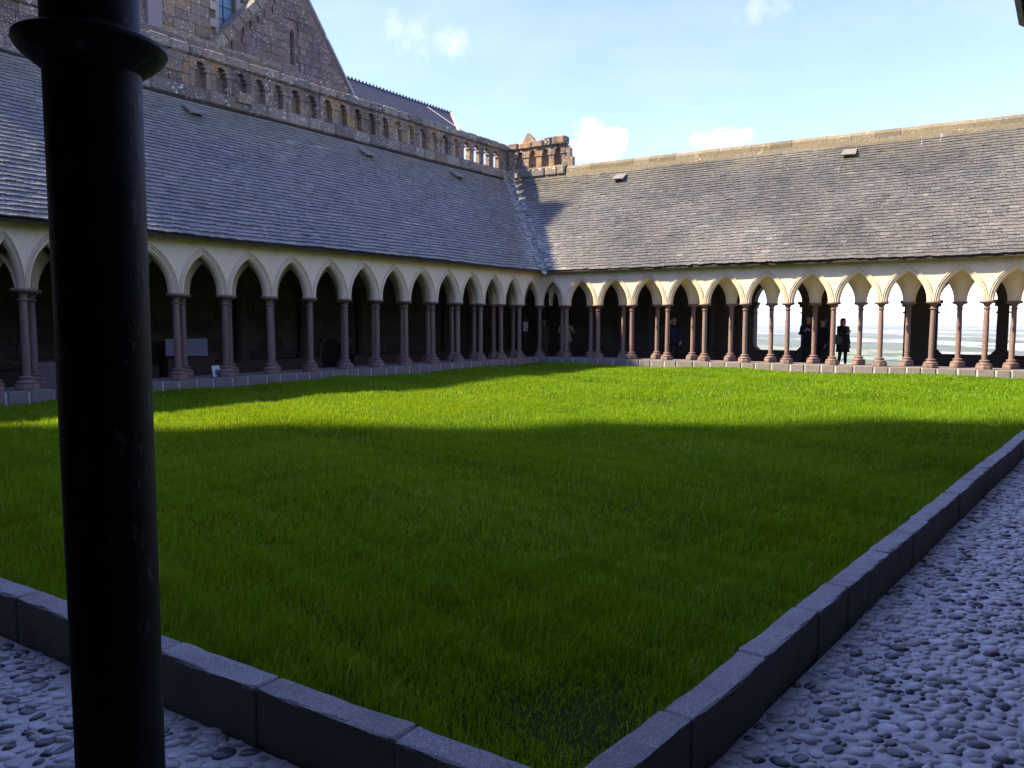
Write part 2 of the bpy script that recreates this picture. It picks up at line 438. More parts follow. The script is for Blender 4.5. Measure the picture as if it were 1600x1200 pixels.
class Geo:
    """collects simple solids into one mesh"""
    def __init__(s): s.V = []; s.F = []
    def add(s, V, F):
        k = len(s.V); s.V += [tuple(v) for v in V]; s.F += [tuple(i + k for i in f) for f in F]
    def hexa(s, P):   # 8 corners: bottom 0-3, top 4-7
        s.add(P, [(0, 3, 2, 1), (4, 5, 6, 7), (0, 1, 5, 4), (1, 2, 6, 5), (2, 3, 7, 6), (3, 0, 4, 7)])
    def tube(s, pts, r, n=8, cap=True):
        pts = [Vector(p) for p in pts]; rs = r if isinstance(r, (list, tuple)) else [r] * len(pts)
        V = []; F = []
        for i, p in enumerate(pts):
            t = (pts[min(i + 1, len(pts) - 1)] - pts[max(i - 1, 0)]).normalized()
            u = t.cross(Vector((0, 0, 1)) if abs(t.z) < 0.9 else Vector((1, 0, 0))).normalized(); w = t.cross(u)
            for k in range(n):
                a = 2 * math.pi * k / n; V.append(p + (u * math.cos(a) + w * math.sin(a)) * rs[i])
        for i in range(len(pts) - 1):
            for k in range(n):
                F.append((i * n + k, i * n + (k + 1) % n, (i + 1) * n + (k + 1) % n, (i + 1) * n + k))
        if cap: F.append(tuple(range(n))[::-1]); F.append(tuple((len(pts) - 1) * n + k for k in range(n)))
        s.add(V, F)
    def lathe(s, prof, n=16, c=(0, 0, 0), squash=None):
        V = []; F = []
        for r, z in prof:
            for k in range(n):
                a = 2 * math.pi * (k + 0.5) / n; V.append((c[0] + r * math.cos(a), c[1] + r * math.sin(a), c[2] + z))
        m = len(prof)
        for i in range(m - 1):
            for k in range(n): F.append((i * n + k, i * n + (k + 1) % n, (i + 1) * n + (k + 1) % n, (i + 1) * n + k))
        F.append(tuple(range(n))[::-1]); F.append(tuple((m - 1) * n + k for k in range(n)))
        s.add(V, F)
    def build(s, name, mat, parent=None, smooth=False, fix=True):
        return mesh(name, s.V, s.F, mat, parent, smooth, fix=fix)


def shade_auto(o, ang=40):
    me = o.data
    me.polygons.foreach_set('use_smooth', [True] * len(me.polygons))
    b = bmesh.new(); b.from_mesh(me)
    for e_ in b.edges:
        if len(e_.link_faces) == 2 and e_.calc_face_angle(0) > R(ang): e_.smooth = False
    b.to_mesh(me); b.free()
    return o


# templates for repeated pieces (verts in unit space)
def tpl_block(bv=0.06):
    b = bmesh.new(); bmesh.ops.create_cube(b, size=1.0)
    bmesh.ops.bevel(b, geom=list(b.edges), offset=bv, segments=1, affect='EDGES', profile=0.5)
    V = np.array([v.co[:] for v in b.verts]); b.verts.ensure_lookup_table(); F = [[v.index for v in f.verts] for f in b.faces]; b.free()
    return V, F


def tpl_slate(k):
    r = random.Random(k)
    # x across, y up the slope, z thickness; the lower edge is ragged
    a, b_, c, d = (r.uniform(-0.04, 0.04) for _ in range(4))
    m = 0.03 * r.choice((-1, 1))
    a, c = a * 1.9, c * 1.9
    top = [(-0.5, -0.5 + a, 1.0), (m, -0.5 + (a + c) / 2 + b_ * 0.15, 1.0), (0.5, -0.5 + c, 1.0), (0.5, 0.62, 0.0), (-0.5, 0.62, 0.0)]
    bot = [(x * 0.98, y + 0.02, -0.05) for x, y, z in top[:3]]
    V = np.array(top + bot)
    F = [(0, 1, 2, 3, 4), (5, 6, 1, 0), (6, 7, 2, 1), (7, 3, 2), (5, 0, 4)]
    return V, F


def tpl_pebble():
    V = []; F = []; n = 9
    rings = [(0.5, -0.25), (0.5, 0.02), (0.40, 0.28), (0.20, 0.45)]
    for r, z in rings:
        for k in range(n):
            a = 2 * math.pi * k / n; V.append((r * math.cos(a), r * math.sin(a), z))
    for i in range(len(rings) - 1):
        for k in range(n): F.append((i * n + k, i * n + (k + 1) % n, (i + 1) * n + (k + 1) % n, (i + 1) * n + k))
    V.append((0, 0, 0.5)); t = len(V) - 1
    for k in range(n): F.append(((len(rings) - 1) * n + k, (len(rings) - 1) * n + (k + 1) % n, t))
    return np.array(V), F


def in_view(p, margin=0.03):
    """rough test: is the world point inside the picture?"""
    dz = p[2] - EYE; cy, sy = math.cos(PITCH), math.sin(PITCH)
    yy = p[1] * cy - dz * sy; zz = p[1] * sy + dz * cy
    if yy < 0.2: return False
    return abs(p[0] / yy) < 0.667 + margin and abs(zz / yy) < 0.5 + margin


PILLAR_DIR = (-0.722, 1.36)
def hidden_by_pillar(p):
    a = math.atan2(p[0], p[1]); return abs(a - math.atan2(*PILLAR_DIR)) < 0.05


def pieces(name, stuff_name, items, tpls, mat, parent, limit=300, smooth=False, seen_only=True):
    """items: 4x4 matrices. The `limit` that show largest become objects sharing mesh data, the rest one joined mesh."""
    cand = []
    for i, m_ in enumerate(items):
        p = m_[:3, 3]
        if in_view(p) and not hidden_by_pillar(p):
            d = math.sqrt(p[0] ** 2 + p[1] ** 2 + (p[2] - EYE) ** 2)
            cand.append((d / (np.linalg.norm(m_[:3, 0]) + 0.3), i))
    cand.sort(); chosen = set(i for _, i in cand[:limit])
    mes = []
    for V, F in tpls:
        me = bpy.data.meshes.new(name); me.from_pydata([tuple(v) for v in V], [], F); me.materials.append(mat)
        if smooth: me.polygons.foreach_set('use_smooth', [True] * len(me.polygons))
        me.update(); mes.append(me)
    inv = Matrix.Translation(-Vector(parent.location)) if (parent is not None and parent.type == 'EMPTY') else None
    for i in sorted(chosen):
        o = bpy.data.objects.new(name, mes[i % len(mes)]); COL.objects.link(o)
        if parent is not None:
            o.parent = parent
            if inv is not None: o.matrix_parent_inverse = inv
        o.matrix_basis = Matrix(items[i].tolist())
    rest = [i for i in range(len(items)) if i not in chosen]
    if rest:
        VV = []; LL = []; SS = []; TT = []; base = 0
        for ti, (V, F) in enumerate(tpls):
            idx = [i for i in rest if i % len(tpls) == ti]
            if not idx: continue
            Ms = np.array([items[i] for i in idx]); Vh = np.concatenate([V, np.ones((len(V), 1))], 1)
            W = np.einsum('nij,kj->nki', Ms, Vh)[..., :3]
            fl = np.array([v for f in F for v in f]); sz = np.array([len(f) for f in F])
            off = base + np.arange(len(idx)) * len(V)
            LL.append((fl[None, :] + off[:, None]).ravel()); SS.append(np.tile(sz, len(idx)))
            TT.append(np.repeat(rng.random(len(idx)), len(V))); VV.append(W.reshape(-1, 3)); base += len(idx) * len(V)
        o = big_mesh(stuff_name, np.concatenate(VV), np.concatenate(LL), np.concatenate(SS), mat, parent, np.concatenate(TT), smooth)
        o['kind'] = 'stuff'
    return chosen


def frame(origin, X, Y, Z):
    m_ = np.eye(4); m_[:3, 0] = X; m_[:3, 1] = Y; m_[:3, 2] = Z; m_[:3, 3] = origin
    return m_


# ------------------------------------------------------------------ layout of the courtyard
ZW = 0.28       # top of the low walls
ZS = 2.20       # springing of the arches
ZT = 3.58       # top of the arcade walls
EAVE = (-0.42, 3.47); RIDGE = (4.5, 7.85)
SLOPE = (RIDGE[1] - EAVE[1]) / (RIDGE[0] - EAVE[0])
PF = np.array([1.030, 28.846]); PL = np.array([-13.11, 9.12]); PC = np.array([0.643, 0.505]); PR = np.array([16.62, 19.48])


class Wing:
    def __init__(s, A, B):
        s.A, s.B = A, B; v = B - A; s.len = float(np.linalg.norm(v)); s.d = v / s.len
        n = np.array([s.d[1], -s.d[0]]); mid = (PF + PL + PC + PR) / 4
        s.n = n if (A - mid) @ n > 0 else -n
    def P(s, t, off, z=0.0):
        q = s.A + s.d * t + s.n * off; return (float(q[0]), float(q[1]), float(z))
    def miter(s, other, off):
        # parameter t on self offset line where it meets the other's offset line
        p = s.A + s.n * off; q = other.A + other.n * off
        return float(((q - p) @ other.n) / (s.d @ other.n))
    def lim(s, off): return s.miter(s.prev, off), s.miter(s.next, off)


WL = Wing(PF, PL); WR = Wing(PF, PR); WN = Wing(PR, PC); WE = Wing(PC, PL)
WL.prev, WL.next = WR, WE; WR.prev, WR.next = WL, WN; WN.prev, WN.next = WR, WE; WE.prev, WE.next = WN, WL
WN.eave = (-0.735, 3.47 - 0.315 * SLOPE)      # the near right eave hangs a little lower and further out


def wbox(g, w, t0, t1, o0, o1, z0, z1, taper=0.0):
    g.hexa([w.P(t0, o0, z0), w.P(t1, o0, z0), w.P(t1, o1, z0), w.P(t0, o1, z0),
            w.P(t0 + taper, o0, z1), w.P(t1 - taper, o0, z1), w.P(t1 - taper, o1, z1), w.P(t0 + taper, o1, z1)])


# ---- setting: floor, lawn soil, land
g = Geo()
ring = []
for w1, w2 in ((WL, WR), (WR, WN), (WN, WE), (WE, WL)):
    ring.append(w1.P(w1.miter(w2, 5.6), 5.6, 0.0))
mid = np.mean(np.array(ring), 0)
g.add(ring, [(0, 1, 2, 3)])
floor_o = props(g.build('floor', M['floor']), kind='structure')

# kerb geometry (near sides of the lawn)
K3 = np.array([2.0157, 4.3496]); D3 = np.array([0.6443, 0.76477]); N3 = np.array([0.76477, -0.6443])   # right kerb, inner line
K4 = np.array([-1.0370, 2.9209]); D4 = np.array([-0.84763, 0.53059]); N4 = np.array([-0.53059, -0.84763])  # left kerb, inner line
def isect(p, d, q, e_):
    A_ = np.array([d, -e_]).T; t_ = np.linalg.solve(A_, q - p); return p + d * t_[0]
LAWN_OFF = -0.23
CN = isect(K3, D3, K4, D4)
CRt = isect(K3, D3, WR.A + WR.n * LAWN_OFF, WR.d)
CLt = isect(K4, D4, WL.A + WL.n * LAWN_OFF, WL.d)
CFt = isect(WR.A + WR.n * LAWN_OFF, WR.d, WL.A + WL.n * LAWN_OFF, WL.d)
LAWN = np.array([CN, CRt, CFt, CLt])


def wob(x, y):
    return 0.028 * np.sin(x * 1.5 + 0.3 * y + 2.4) + 0.016 * np.sin(y * 0.9 - 0.5 * x + 1.0) + 0.012 * np.sin(2.7 * x + 1.6 * y)


def lawn_pt(u, v):
    return (LAWN[0] * (1 - u) + LAWN[1] * u) * (1 - v) + (LAWN[3] * (1 - u) + LAWN[2] * u) * v
V = []; F = []; NU = 60
for j in range(NU + 1):
    for i in range(NU + 1):
        p = lawn_pt(i / NU, j / NU); V.append((p[0], p[1], 0.05 + float(wob(p[0], p[1]))))
for j in range(NU):
    for i in range(NU):
        k = j * (NU + 1) + i; F.append((k, k + 1, k + NU + 2, k + NU + 1))
props(mesh('lawn', V, F, M['soil'], smooth=True), kind='structure')

# far land 85 m below, and the rock the abbey stands on
g = Geo(); n = 72; Rl = 17500
V = [(0, 0, -85)] + [(Rl * math.cos(2 * math.pi * k / n), Rl * math.sin(2 * math.pi * k / n), -85) for k in range(n)]
g.add(V, [(0, 1 + k, 1 + (k + 1) % n) for k in range(n)])
props(g.build('countryside', M['land'], fix=False), kind='structure')
ringn = np.array(ring); V = []; F = []
N8 = 32
for j, (sc_, zz) in enumerate(((1.06, -0.3), (1.10, -4), (1.25, -14), (1.7, -34), (2.4, -60), (3.2, -85.5))):
    for k in range(N8):
        seg = k / N8 * 4; a_, b_ = ringn[int(seg) % 4], ringn[(int(seg) + 1) % 4]; p = a_ + (b_ - a_) * (seg % 1)
        q = mid + (p - mid) * (sc_ + (0.05 * j * random.uniform(-1, 1) if j > 1 else 0)); V.append((q[0], q[1], zz + (random.uniform(-1, 1) * j * 0.5 if j > 1 else 0)))
for j in range(5):
    for k in range(N8): F.append((j * N8 + k, j * N8 + (k + 1) % N8, (j + 1) * N8 + (k + 1) % N8, (j + 1) * N8 + k))
F.append(tuple(range(N8)))
props(mesh('rock_slope', V, F, M['rock'], fix=True), kind='structure')
# low hills on the far side of the bay
V = []; F = []; nh = 120
for k in range(nh + 1):
    a = R(-60 + 150 * k / nh); h = 8 + 26 * max(0.0, math.sin(k * 0.21) * 0.5 + math.sin(k * 0.083 + 1) * 0.5) + random.uniform(0, 3)
    for rr, zz in ((13200, -85), (15000, -85 + h), (17300, -85 + h * 0.7)):
        V.append((rr * math.sin(a), rr * math.cos(a), zz))
for k in range(nh):
    for j in range(2): F.append((k * 3 + j, k * 3 + j + 1, (k + 1) * 3 + j + 1, (k + 1) * 3 + j))
props(mesh('hills', V, F, M['land'], smooth=True), kind='structure')

# ------------------------------------------------------------------ arcades
KC = 0.47; HS = 0.665; AIN = 0.50; RIN = KC + AIN


def arch_z(x, u):
    r = RIN + u; x = abs(x)
    v = r * r - (x + KC) ** 2
    return math.sqrt(v) if v > 0 else 0.0


def arcade_wall(w, nodes, off, parent, name='arcade_wall', z0=ZS, ztop=ZT, th=0.125):
    g = Geo()
    for a, b in zip(nodes[:-1], nodes[1:]):
        c = (a + b) / 2; k = (b - a) / 2 / HS
        xs = [-HS, -AIN - 0.115]; m_ = 20
        xs += [(-AIN - 0.115) * math.cos(math.pi * i / m_) for i in range(1, m_)]
        xs = sorted(xs) + [AIN + 0.115, HS]
        V = []; F = []
        for x in xs:
            zb = z0 + (arch_z(x, 0.11) if abs(x) < AIN + 0.11 else 0.0); t = c + x * k
            V += [w.P(t, off - th, zb), w.P(t, off - th, ztop), w.P(t, off + th, ztop), w.P(t, off + th, zb)]
        for i in range(len(xs) - 1):
            q = i * 4; p = q + 4
            F += [(q, p, p + 1, q + 1), (q + 1, p + 1, p + 2, q + 2), (q + 2, p + 2, p + 3, q + 3), (q + 3, p + 3, p, q)]
        g.add(V, F)
    o = g.build(name, M['cream'], parent)
    return shade_auto(o, 30)


PROFILE = [(0.118, -0.140), (0.104, -0.152), (0.090, -0.140), (0.080, -0.112), (0.062, -0.128), (0.040, -0.122), (0.032, -0.095),
           (0.014, -0.084), (0.0, -0.055), (0.0, 0.055), (0.014, 0.084), (0.032, 0.095), (0.040, 0.122), (0.062, 0.128), (0.080, 0.112), (0.118, 0.128)]
HOOD = [(0.166, -0.120), (0.166, -0.150), (0.156, -0.163), (0.144, -0.160), (0.134, -0.136), (0.134, -0.120)]


def arch_moulding(w, a, b, off, parent, hood=True, z0=ZS, res=12):
    g = Geo(); c = (a + b) / 2; k = (b - a) / 2 / HS
    for prof in ((PROFILE, HOOD) if hood else (PROFILE,)):
        V = []; F = []; n = len(prof)
        rows = [(1, t) for t in np.linspace(0, 1, res)] + [(-1, t) for t in np.linspace(1, 0, res)[1:]]
        wear = [random.uniform(-0.004, 0.004) for _ in rows]
        for (sg, t), wr in zip(rows, wear):
            for u, y in prof:
                r = RIN + u; th_ = t * math.acos(KC / r)
                x = r * math.cos(th_) - KC; z = r * math.sin(th_)
                V.append(w.P(c + sg * x * k, off + y + wr, z0 + z))
        for i in range(len(rows) - 1):
            for j in range(n): F.append((i * n + j, i * n + (j + 1) % n, (i + 1) * n + (j + 1) % n, (i + 1) * n + j))
        F.append(tuple(range(n))); F.append(tuple((len(rows) - 1) * n + j for j in range(n)))
        g.add(V, F)
    return shade_auto(g.build('arch_moulding', M['cream'], parent), 35)


H0 = ZS - ZW   # column height 1.92
def column_meshes(mat):
    out = {}
    def me_of(prof, n, nm):
        g = Geo(); g.lathe(prof, n); o = g.build(nm, mat); shade_auto(o, 35); me = o.data; bpy.data.objects.remove(o); return me
    out['shaft'] = me_of([(0.072, 0.25), (0.075, 0.8), (0.073, 1.3), (0.068, 1.71)], 20, 'column')
    out['base'] = me_of([(0.160, 0.118), (0.182, 0.130), (0.188, 0.150), (0.178, 0.170), (0.150, 0.176), (0.122, 0.186), (0.112, 0.205), (0.122, 0.222), (0.132, 0.236), (0.128, 0.252), (0.100, 0.262), (0.07, 0.275)], 20, 'base')
    out['plinth'] = me_of([(0.205, 0.0), (0.208, 0.01), (0.208, 0.105), (0.196, 0.122)], 8, 'plinth')
    out['necking'] = me_of([(0.066, 1.685), (0.088, 1.69), (0.104, 1.70), (0.106, 1.712), (0.092, 1.722), (0.066, 1.73)], 20, 'necking')
    out['capital'] = me_of([(0.068, 1.70), (0.070, 1.76), (0.082, 1.80), (0.110, 1.835), (0.150, 1.848)], 20, 'capital')
    out['abacus'] = me_of([(0.135, 1.842), (0.170, 1.850), (0.196, 1.868), (0.204, 1.885), (0.200, 1.905), (0.188, 1.921)], 20, 'abacus')
    return out
CM = column_meshes(M['column'])


def put_column(x, y, parent, zb=ZW, meshes=CM, scale=1.0, full=True, zk=1.0):
    s = bpy.data.objects.new('column', meshes['shaft']); COL.objects.link(s)
    s.parent = parent
    if parent is not None: s.matrix_parent_inverse = Matrix.Translation(-Vector(parent.location))
    s.location = (x, y, zb); s.rotation_euler = (random.uniform(-.006, .006), random.uniform(-.006, .006), random.uniform(0, 6))
    s.scale = (scale, scale, scale * zk)
    if full:
        for k in ('plinth', 'base', 'necking', 'capital', 'abacus'):
            c = bpy.data.objects.new(k, meshes[k]); COL.objects.link(c); c.parent = s
    return s


def fan_vault(w, nf, nb, off_b, t0, t1, parent):
    """pale webs between the two staggered rows of columns"""
    step = 0.055; nt = int((t1 - t0) / step); no = 11
    cols = [np.array((t, 0.0)) for t in nf] + [np.array((t, off_b)) for t in nb]
    C = np.array(cols); V = []; F = []
    for i in range(nt + 1):
        t = t0 + (t1 - t0) * i / nt
        for j in range(no + 1):
            o = 0.12 + (off_b - 0.24) * j / no
            r = np.min(np.hypot(C[:, 0] - t, C[:, 1] - o))
            x = max(0.0, HS - r); z = ZS + arch_z(x, 0.02)
            V.append(w.P(t, o, z + 0.004))
    for i in range(nt):
        for j in range(no): k = i * (no + 1) + j; F.append((k, k + 1, k + no + 2, k + no + 1))
    return mesh('vault_web', V, F, M['cream'], parent, smooth=True)


def roof(w, parent, detail=True, row=0.158, tw=0.205, limit=300, vents=()):
    """boarded roof with lapped slates laid piece by piece"""
    ev = getattr(w, "eave", EAVE)
    # deck
    g = Geo(); o0, o1 = ev[0], RIDGE[0]
    a0, a1 = w.lim(o0); b0, b1 = w.lim(o1); z0, z1 = ev[1] - 0.03, RIDGE[1] - 0.03
    g.hexa([w.P(a0, o0, z0 - 0.07), w.P(a1, o0, z0 - 0.07), w.P(b1, o1, z1 - 0.07), w.P(b0, o1, z1 - 0.07),
            w.P(a0, o0, z0), w.P(a1, o0, z0), w.P(b1, o1, z1), w.P(b0, o1, z1)])
    deck = g.build('roof', M['wood'], parent)
    L = math.hypot(RIDGE[0] - ev[0], RIDGE[1] - ev[1]); hx = (RIDGE[0] - ev[0]) / L; hz = (RIDGE[1] - ev[1]) / L
    up = np.array([w.n[0] * hx, w.n[1] * hx, hz]); ac = np.array([w.d[0], w.d[1], 0.0]); nr = np.cross(ac, up)
    if nr[2] < 0: nr = -nr
    items = []
    if not detail: row *= 2; tw *= 2
    nrow = int(L / row)
    for i in range(nrow + 1):
        sl = (i + 0.35) * row; off = ev[0] + sl * hx; z = ev[1] + sl * hz
        if off > RIDGE[0] - 0.05: break
        l0, l1 = w.lim(off); t = l0 - random.random() * tw; wavy = 0.010 * math.sin(i * 1.7)
        while t < l1:
            wd = tw * random.uniform(0.65, 1.35); c = t + wd / 2; t += wd
            if c < l0 + 0.02 or c > l1 - 0.02: continue
            sag = -0.015 * (math.sin(c * 0.6 + i * 0.02) + math.sin(c * 0.23 + 1)) * (1 if detail else 0)
            p = np.array(w.P(c, off, z)) + up * (random.gauss(0, 0.010 if w is WR else 0.005) + 0.012 * math.sin(c * 1.3 + i * 0.4) + wavy) + nr * (sag + 0.008)
            tilt = random.gauss(0, 0.010); th = (0.030 if w is WR else 0.036) * random.uniform(0.85, 1.15) + (0.012 if random.random() < 0.04 else 0)
            X = ac * math.cos(tilt) + up * math.sin(tilt); Y = up * math.cos(tilt) - ac * math.sin(tilt)
            items.append(frame(p, X * (wd * 0.99), Y * row * 1.15, nr * th))
    pieces('slate', 'slates', items, [tpl_slate(k) for k in range(6)], M['brownslate' if w is WR else 'slate'], deck, limit if detail else 0)
    # little hooded vents
    for t, o in vents:
        z = ev[1] + (o - ev[0]) * SLOPE; c = np.array(w.P(t, o, z)); g = Geo()
        def q(a, b, h): return tuple(c + ac * a + up * b + nr * h)
        for sx in (-0.17, 0.13): g.hexa([q(sx, -.1, 0), q(sx + .04, -.1, 0), q(sx + .04, .25, 0), q(sx, .25, 0), q(sx, -.1, .14), q(sx + .04, -.1, .14), q(sx + .04, .25, .05), q(sx, .25, .05)])
        g.hexa([q(-.24, -.2, .15), q(.24, -.2, .13), q(.22, .34, .03), q(-.22, .34, .03), q(-.24, -.2, .19), q(.24, -.2, .17), q(.22, .34, .06), q(-.22, .34, .06)])
        v = g.build('roof_vent', M['slate'], parent)
        h = Geo(); h.hexa([q(-.13, -.03, .03), q(.13, -.03, .03), q(.13, .2, .03), q(-.13, .2, .03), q(-.13, -.03, .12), q(.13, -.03, .12), q(.13, .2, .06), q(-.13, .2, .06)])
        h.build('opening', M['black'], v)  # solid black block stands in for the darkness inside the vent
    return deck


def under_eave(w, parent, step=1.15):
    l0, l1 = w.lim(-0.15)
    g = Geo(); wbox(g, w, l0 + 0.02, l1 - 0.02, -0.14, -0.09, ZT - 0.09, ZT + 0.12); g.build('wall_plate', M['wood'], parent)
    t = l0 + 0.5
    while t < l1 - 0.3:
        g = Geo(); a = random.uniform(0.04, 0.065)
        P0 = [w.P(t - a, -0.36, 3.365), w.P(t + a, -0.36, 3.365), w.P(t + a, 0.3, 3.53), w.P(t - a, 0.3, 3.53)]
        P1 = [w.P(t - a, -0.36, 3.43), w.P(t + a, -0.36, 3.43), w.P(t + a, 0.3, 3.95), w.P(t - a, 0.3, 3.95)]
        g.hexa(P0 + P1); g.build('rafter_tail', M['wood'], parent); t += step * random.uniform(0.8, 1.25)


def low_wall(w, t0, t1, parent, seed, length=(0.36, 0.58)):
    """stone plinth of the arcade in separate blocks with pale joints"""
    rd = random.Random(seed)
    g = Geo(); wbox(g, w, t0 + 0.01, t1 - 0.01, -0.205, 1.0, 0.0, ZW - 0.012)
    core = g.build('low_wall', M['joint'], parent)
    items = []; t = t0
    while t < t1 - 0.05:
        l = min(rd.uniform(*length), t1 - t); c = t + l / 2
        j = rd.uniform(-0.008, 0.008)
        items.append(frame(w.P(c, -0.10 + j, ZW / 2 + 0.02 + rd.uniform(-.003, .003)), np.array([w.d[0], w.d[1], 0]) * (l - 0.045),
                           np.array([w.n[0], w.n[1], 0]) * 0.26, np.array([0, 0, ZW - 0.04 + 0.005])))
        t += l
    pieces('coping_stone', 'coping_stones', items, [tpl_block(0.05)], M['wallstone'], core)
    g = Geo(); wbox(g, w, t0 + 0.02, t1 - 0.02, 0.06, 1.0, ZW - 0.015, ZW - 0.001); g.build('wall_top', M['wallstone'], parent)
    return core


def masonry(w, off, t0, t1, z0, z1, mat, parent, course=0.30, length=(0.35, 0.75), inside=None, depth=0.09, seed=1, limit=300, name='stone_block', jit=0.012):
    """coursed blocks standing slightly proud of the plane `off` (towards the courtyard)"""
    rd = random.Random(seed); items = []; z = z0
    while z < z1 - 0.05:
        h = min(course * rd.uniform(0.82, 1.2), z1 - z); t = t0 - rd.random() * 0.3
        while t < t1:
            l = rd.uniform(*length); a, b = max(t, t0), min(t + l, t1); t += l
            if b - a < 0.06: continue
            if inside and not inside(a, b, z, z + h): 
                # try the two halves
                m_ = (a + b) / 2
                segs = [(x0, x1) for x0, x1 in ((a, m_), (m_, b)) if inside(x0, x1, z, z + h)]
            else: segs = [(a, b)]
            for a2, b2 in segs:
                items.append(frame(w.P((a2 + b2) / 2, off - rd.uniform(0, jit), z + h / 2), np.array([w.d[0], w.d[1], 0]) * (b2 - a2 - 0.014),
                                   np.array([w.n[0], w.n[1], 0]) * depth, np.array([0, 0, h - 0.014])))
        z += h
    if items: pieces(name, name + 's', items, [tpl_block(0.035)], mat, parent, limit)


def gallery(w, name_label, nf, back_nodes, detail, wall_spans, seed, vents=(), corner_start=True, skip_cols=(), limit=300, zs=ZS):
    root = thing('cloister_gallery', w.P(w.len / 2, 0, 0), name_label, 'gallery', 'galleries round the cloister garden')
    for i, (a, b) in enumerate(wall_spans): low_wall(w, a, b, root, seed + i)
    arcade_wall(w, nf, 0.0, root, z0=zs)
    arcade_wall(w, back_nodes, 0.75, root, z0=zs)
    if detail:
        fan_vault(w, nf, back_nodes, 0.75, nf[0] + 0.1, nf[-1] - 0.1, root)
    for a, b in zip(nf[:-1], nf[1:]): arch_moulding(w, a, b, 0.0, root, res=12 if detail else 7, z0=zs)
    for a, b in zip(back_nodes[:-1], back_nodes[1:]): arch_moulding(w, a, b, 0.75, root, hood=False, res=9 if detail else 6, z0=zs)
    for i, t in enumerate(nf):
        if i in skip_cols or (i == 0 and not corner_start): continue
        p = w.P(t, 0); put_column(p[0], p[1], root, full=detail or i < 3, zk=(zs - ZW) / H0)
    for t in back_nodes[1:-1]:
        p = w.P(t, 0.75); put_column(p[0], p[1], root, full=detail, zk=(zs - ZW) / H0)
    roof(w, root, detail, vents=vents, limit=limit)
    under_eave(w, root, 1.15 if detail else 2.5)
    # wooden barrel ceiling
    l0, l1 = w.lim(0.88); V = []; F = []; n = 10
    for k in range(n + 1):
        a = math.pi * k / n; o = 2.44 - 1.56 * math.cos(a); z = 3.15 + 0.9 * math.sin(a); q0, q1 = w.lim(o)
        V += [w.P(q0, o, z), w.P(q1, o, z)]
    for k in range(n): F.append((2 * k, 2 * k + 1, 2 * k + 3, 2 * k + 2))
    mesh('wooden_ceiling', V, F, M['wood'], root, smooth=True)
    return root


# left gallery (under the church)
nL = [0, 1.33, 2.42, 3.60, 4.79, 6.00, 7.22, 8.40, 9.59, 10.81, 12.05, 13.31, 14.51, 15.75, 16.69, 17.59, 18.21, 19.4, 20.6, 21.8, 23.0, WL.len]
nLb = [0.05] + [(a + b) / 2 for a, b in zip(nL[:-1], nL[1:])] + [WL.len - 0.05]
G_L = gallery(WL, 'long left gallery with cream arches in shade and slate roof below the church parapet', nL, nLb, True,
              [(0.0, 15.95), (17.18, WL.len - 0.3)], 11, vents=((11.5, 3.85), (5.0, 3.85), (0.15, 3.85)))
nR = [0, 1.13, 2.40, 3.69, 4.98, 6.27, 7.60, 8.92, 10.26, 11.58, 12.92, 14.24, 15.56, 16.88, WR.len]
nRb = [0.05] + [(a + b) / 2 for a, b in zip(nR[:-1], nR[1:])] + [WR.len - 0.05]
G_R = gallery(WR, 'far right gallery with open bays behind its columns through which sky and distant fields show', nR, nRb, True,
              [(0.21, WR.len - 0.3)], 31, vents=((1.5, 3.85), (10.0, 3.9)), corner_start=False)
nN = [0] + [i * 1.24 for i in range(1, 20)] + [WN.len]
nNb = [0.05] + [(a + b) / 2 for a, b in zip(nN[:-1], nN[1:])] + [WN.len - 0.05]
G_N = gallery(WN, 'near gallery at the right edge beyond the pebble strip, mostly out of the picture', nN, nNb, False, [(0.3, WN.len - 0.3)], 51)
PS = 1.61
nE = [0, PS] + [PS + i * 1.30 for i in range(1, 10)] + [WE.len]
nEb = [0.05] + [(a + b) / 2 for a, b in zip(nE[:-1], nE[1:])] + [WE.len - 0.05]
G_E = gallery(WE, 'near gallery the photographer stands in, showing only its dark front column at the left', nE, nEb, False, [(0.2, WE.len - 0.3)], 71,
              corner_start=False, skip_cols=(1,), zs=2.42)
# the big dark foreground column, a part of that gallery
NC = {k: v for k, v in column_meshes(M['shadedcol']).items()}
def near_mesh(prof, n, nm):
    g = Geo(); g.lathe(prof, n); o = g.build(nm, M['shadedcol']); shade_auto(o, 35); me = o.data; bpy.data.objects.remove(o); return me
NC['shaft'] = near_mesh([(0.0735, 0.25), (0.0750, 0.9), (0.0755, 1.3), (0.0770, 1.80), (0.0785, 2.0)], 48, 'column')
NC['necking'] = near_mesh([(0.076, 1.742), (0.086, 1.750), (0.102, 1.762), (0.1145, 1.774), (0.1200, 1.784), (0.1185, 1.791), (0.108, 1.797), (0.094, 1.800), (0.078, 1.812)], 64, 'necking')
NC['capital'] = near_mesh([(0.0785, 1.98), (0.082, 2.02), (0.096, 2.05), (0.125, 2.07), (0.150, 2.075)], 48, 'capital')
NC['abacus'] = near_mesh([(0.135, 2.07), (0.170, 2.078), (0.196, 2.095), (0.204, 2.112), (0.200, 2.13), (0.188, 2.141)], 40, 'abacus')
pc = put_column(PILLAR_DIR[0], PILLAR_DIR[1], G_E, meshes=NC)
pc.rotation_euler = (0, 0, 0)
pc['label'] = 'large near column, coloured near black as if backlit, with a projecting ring under its capital'

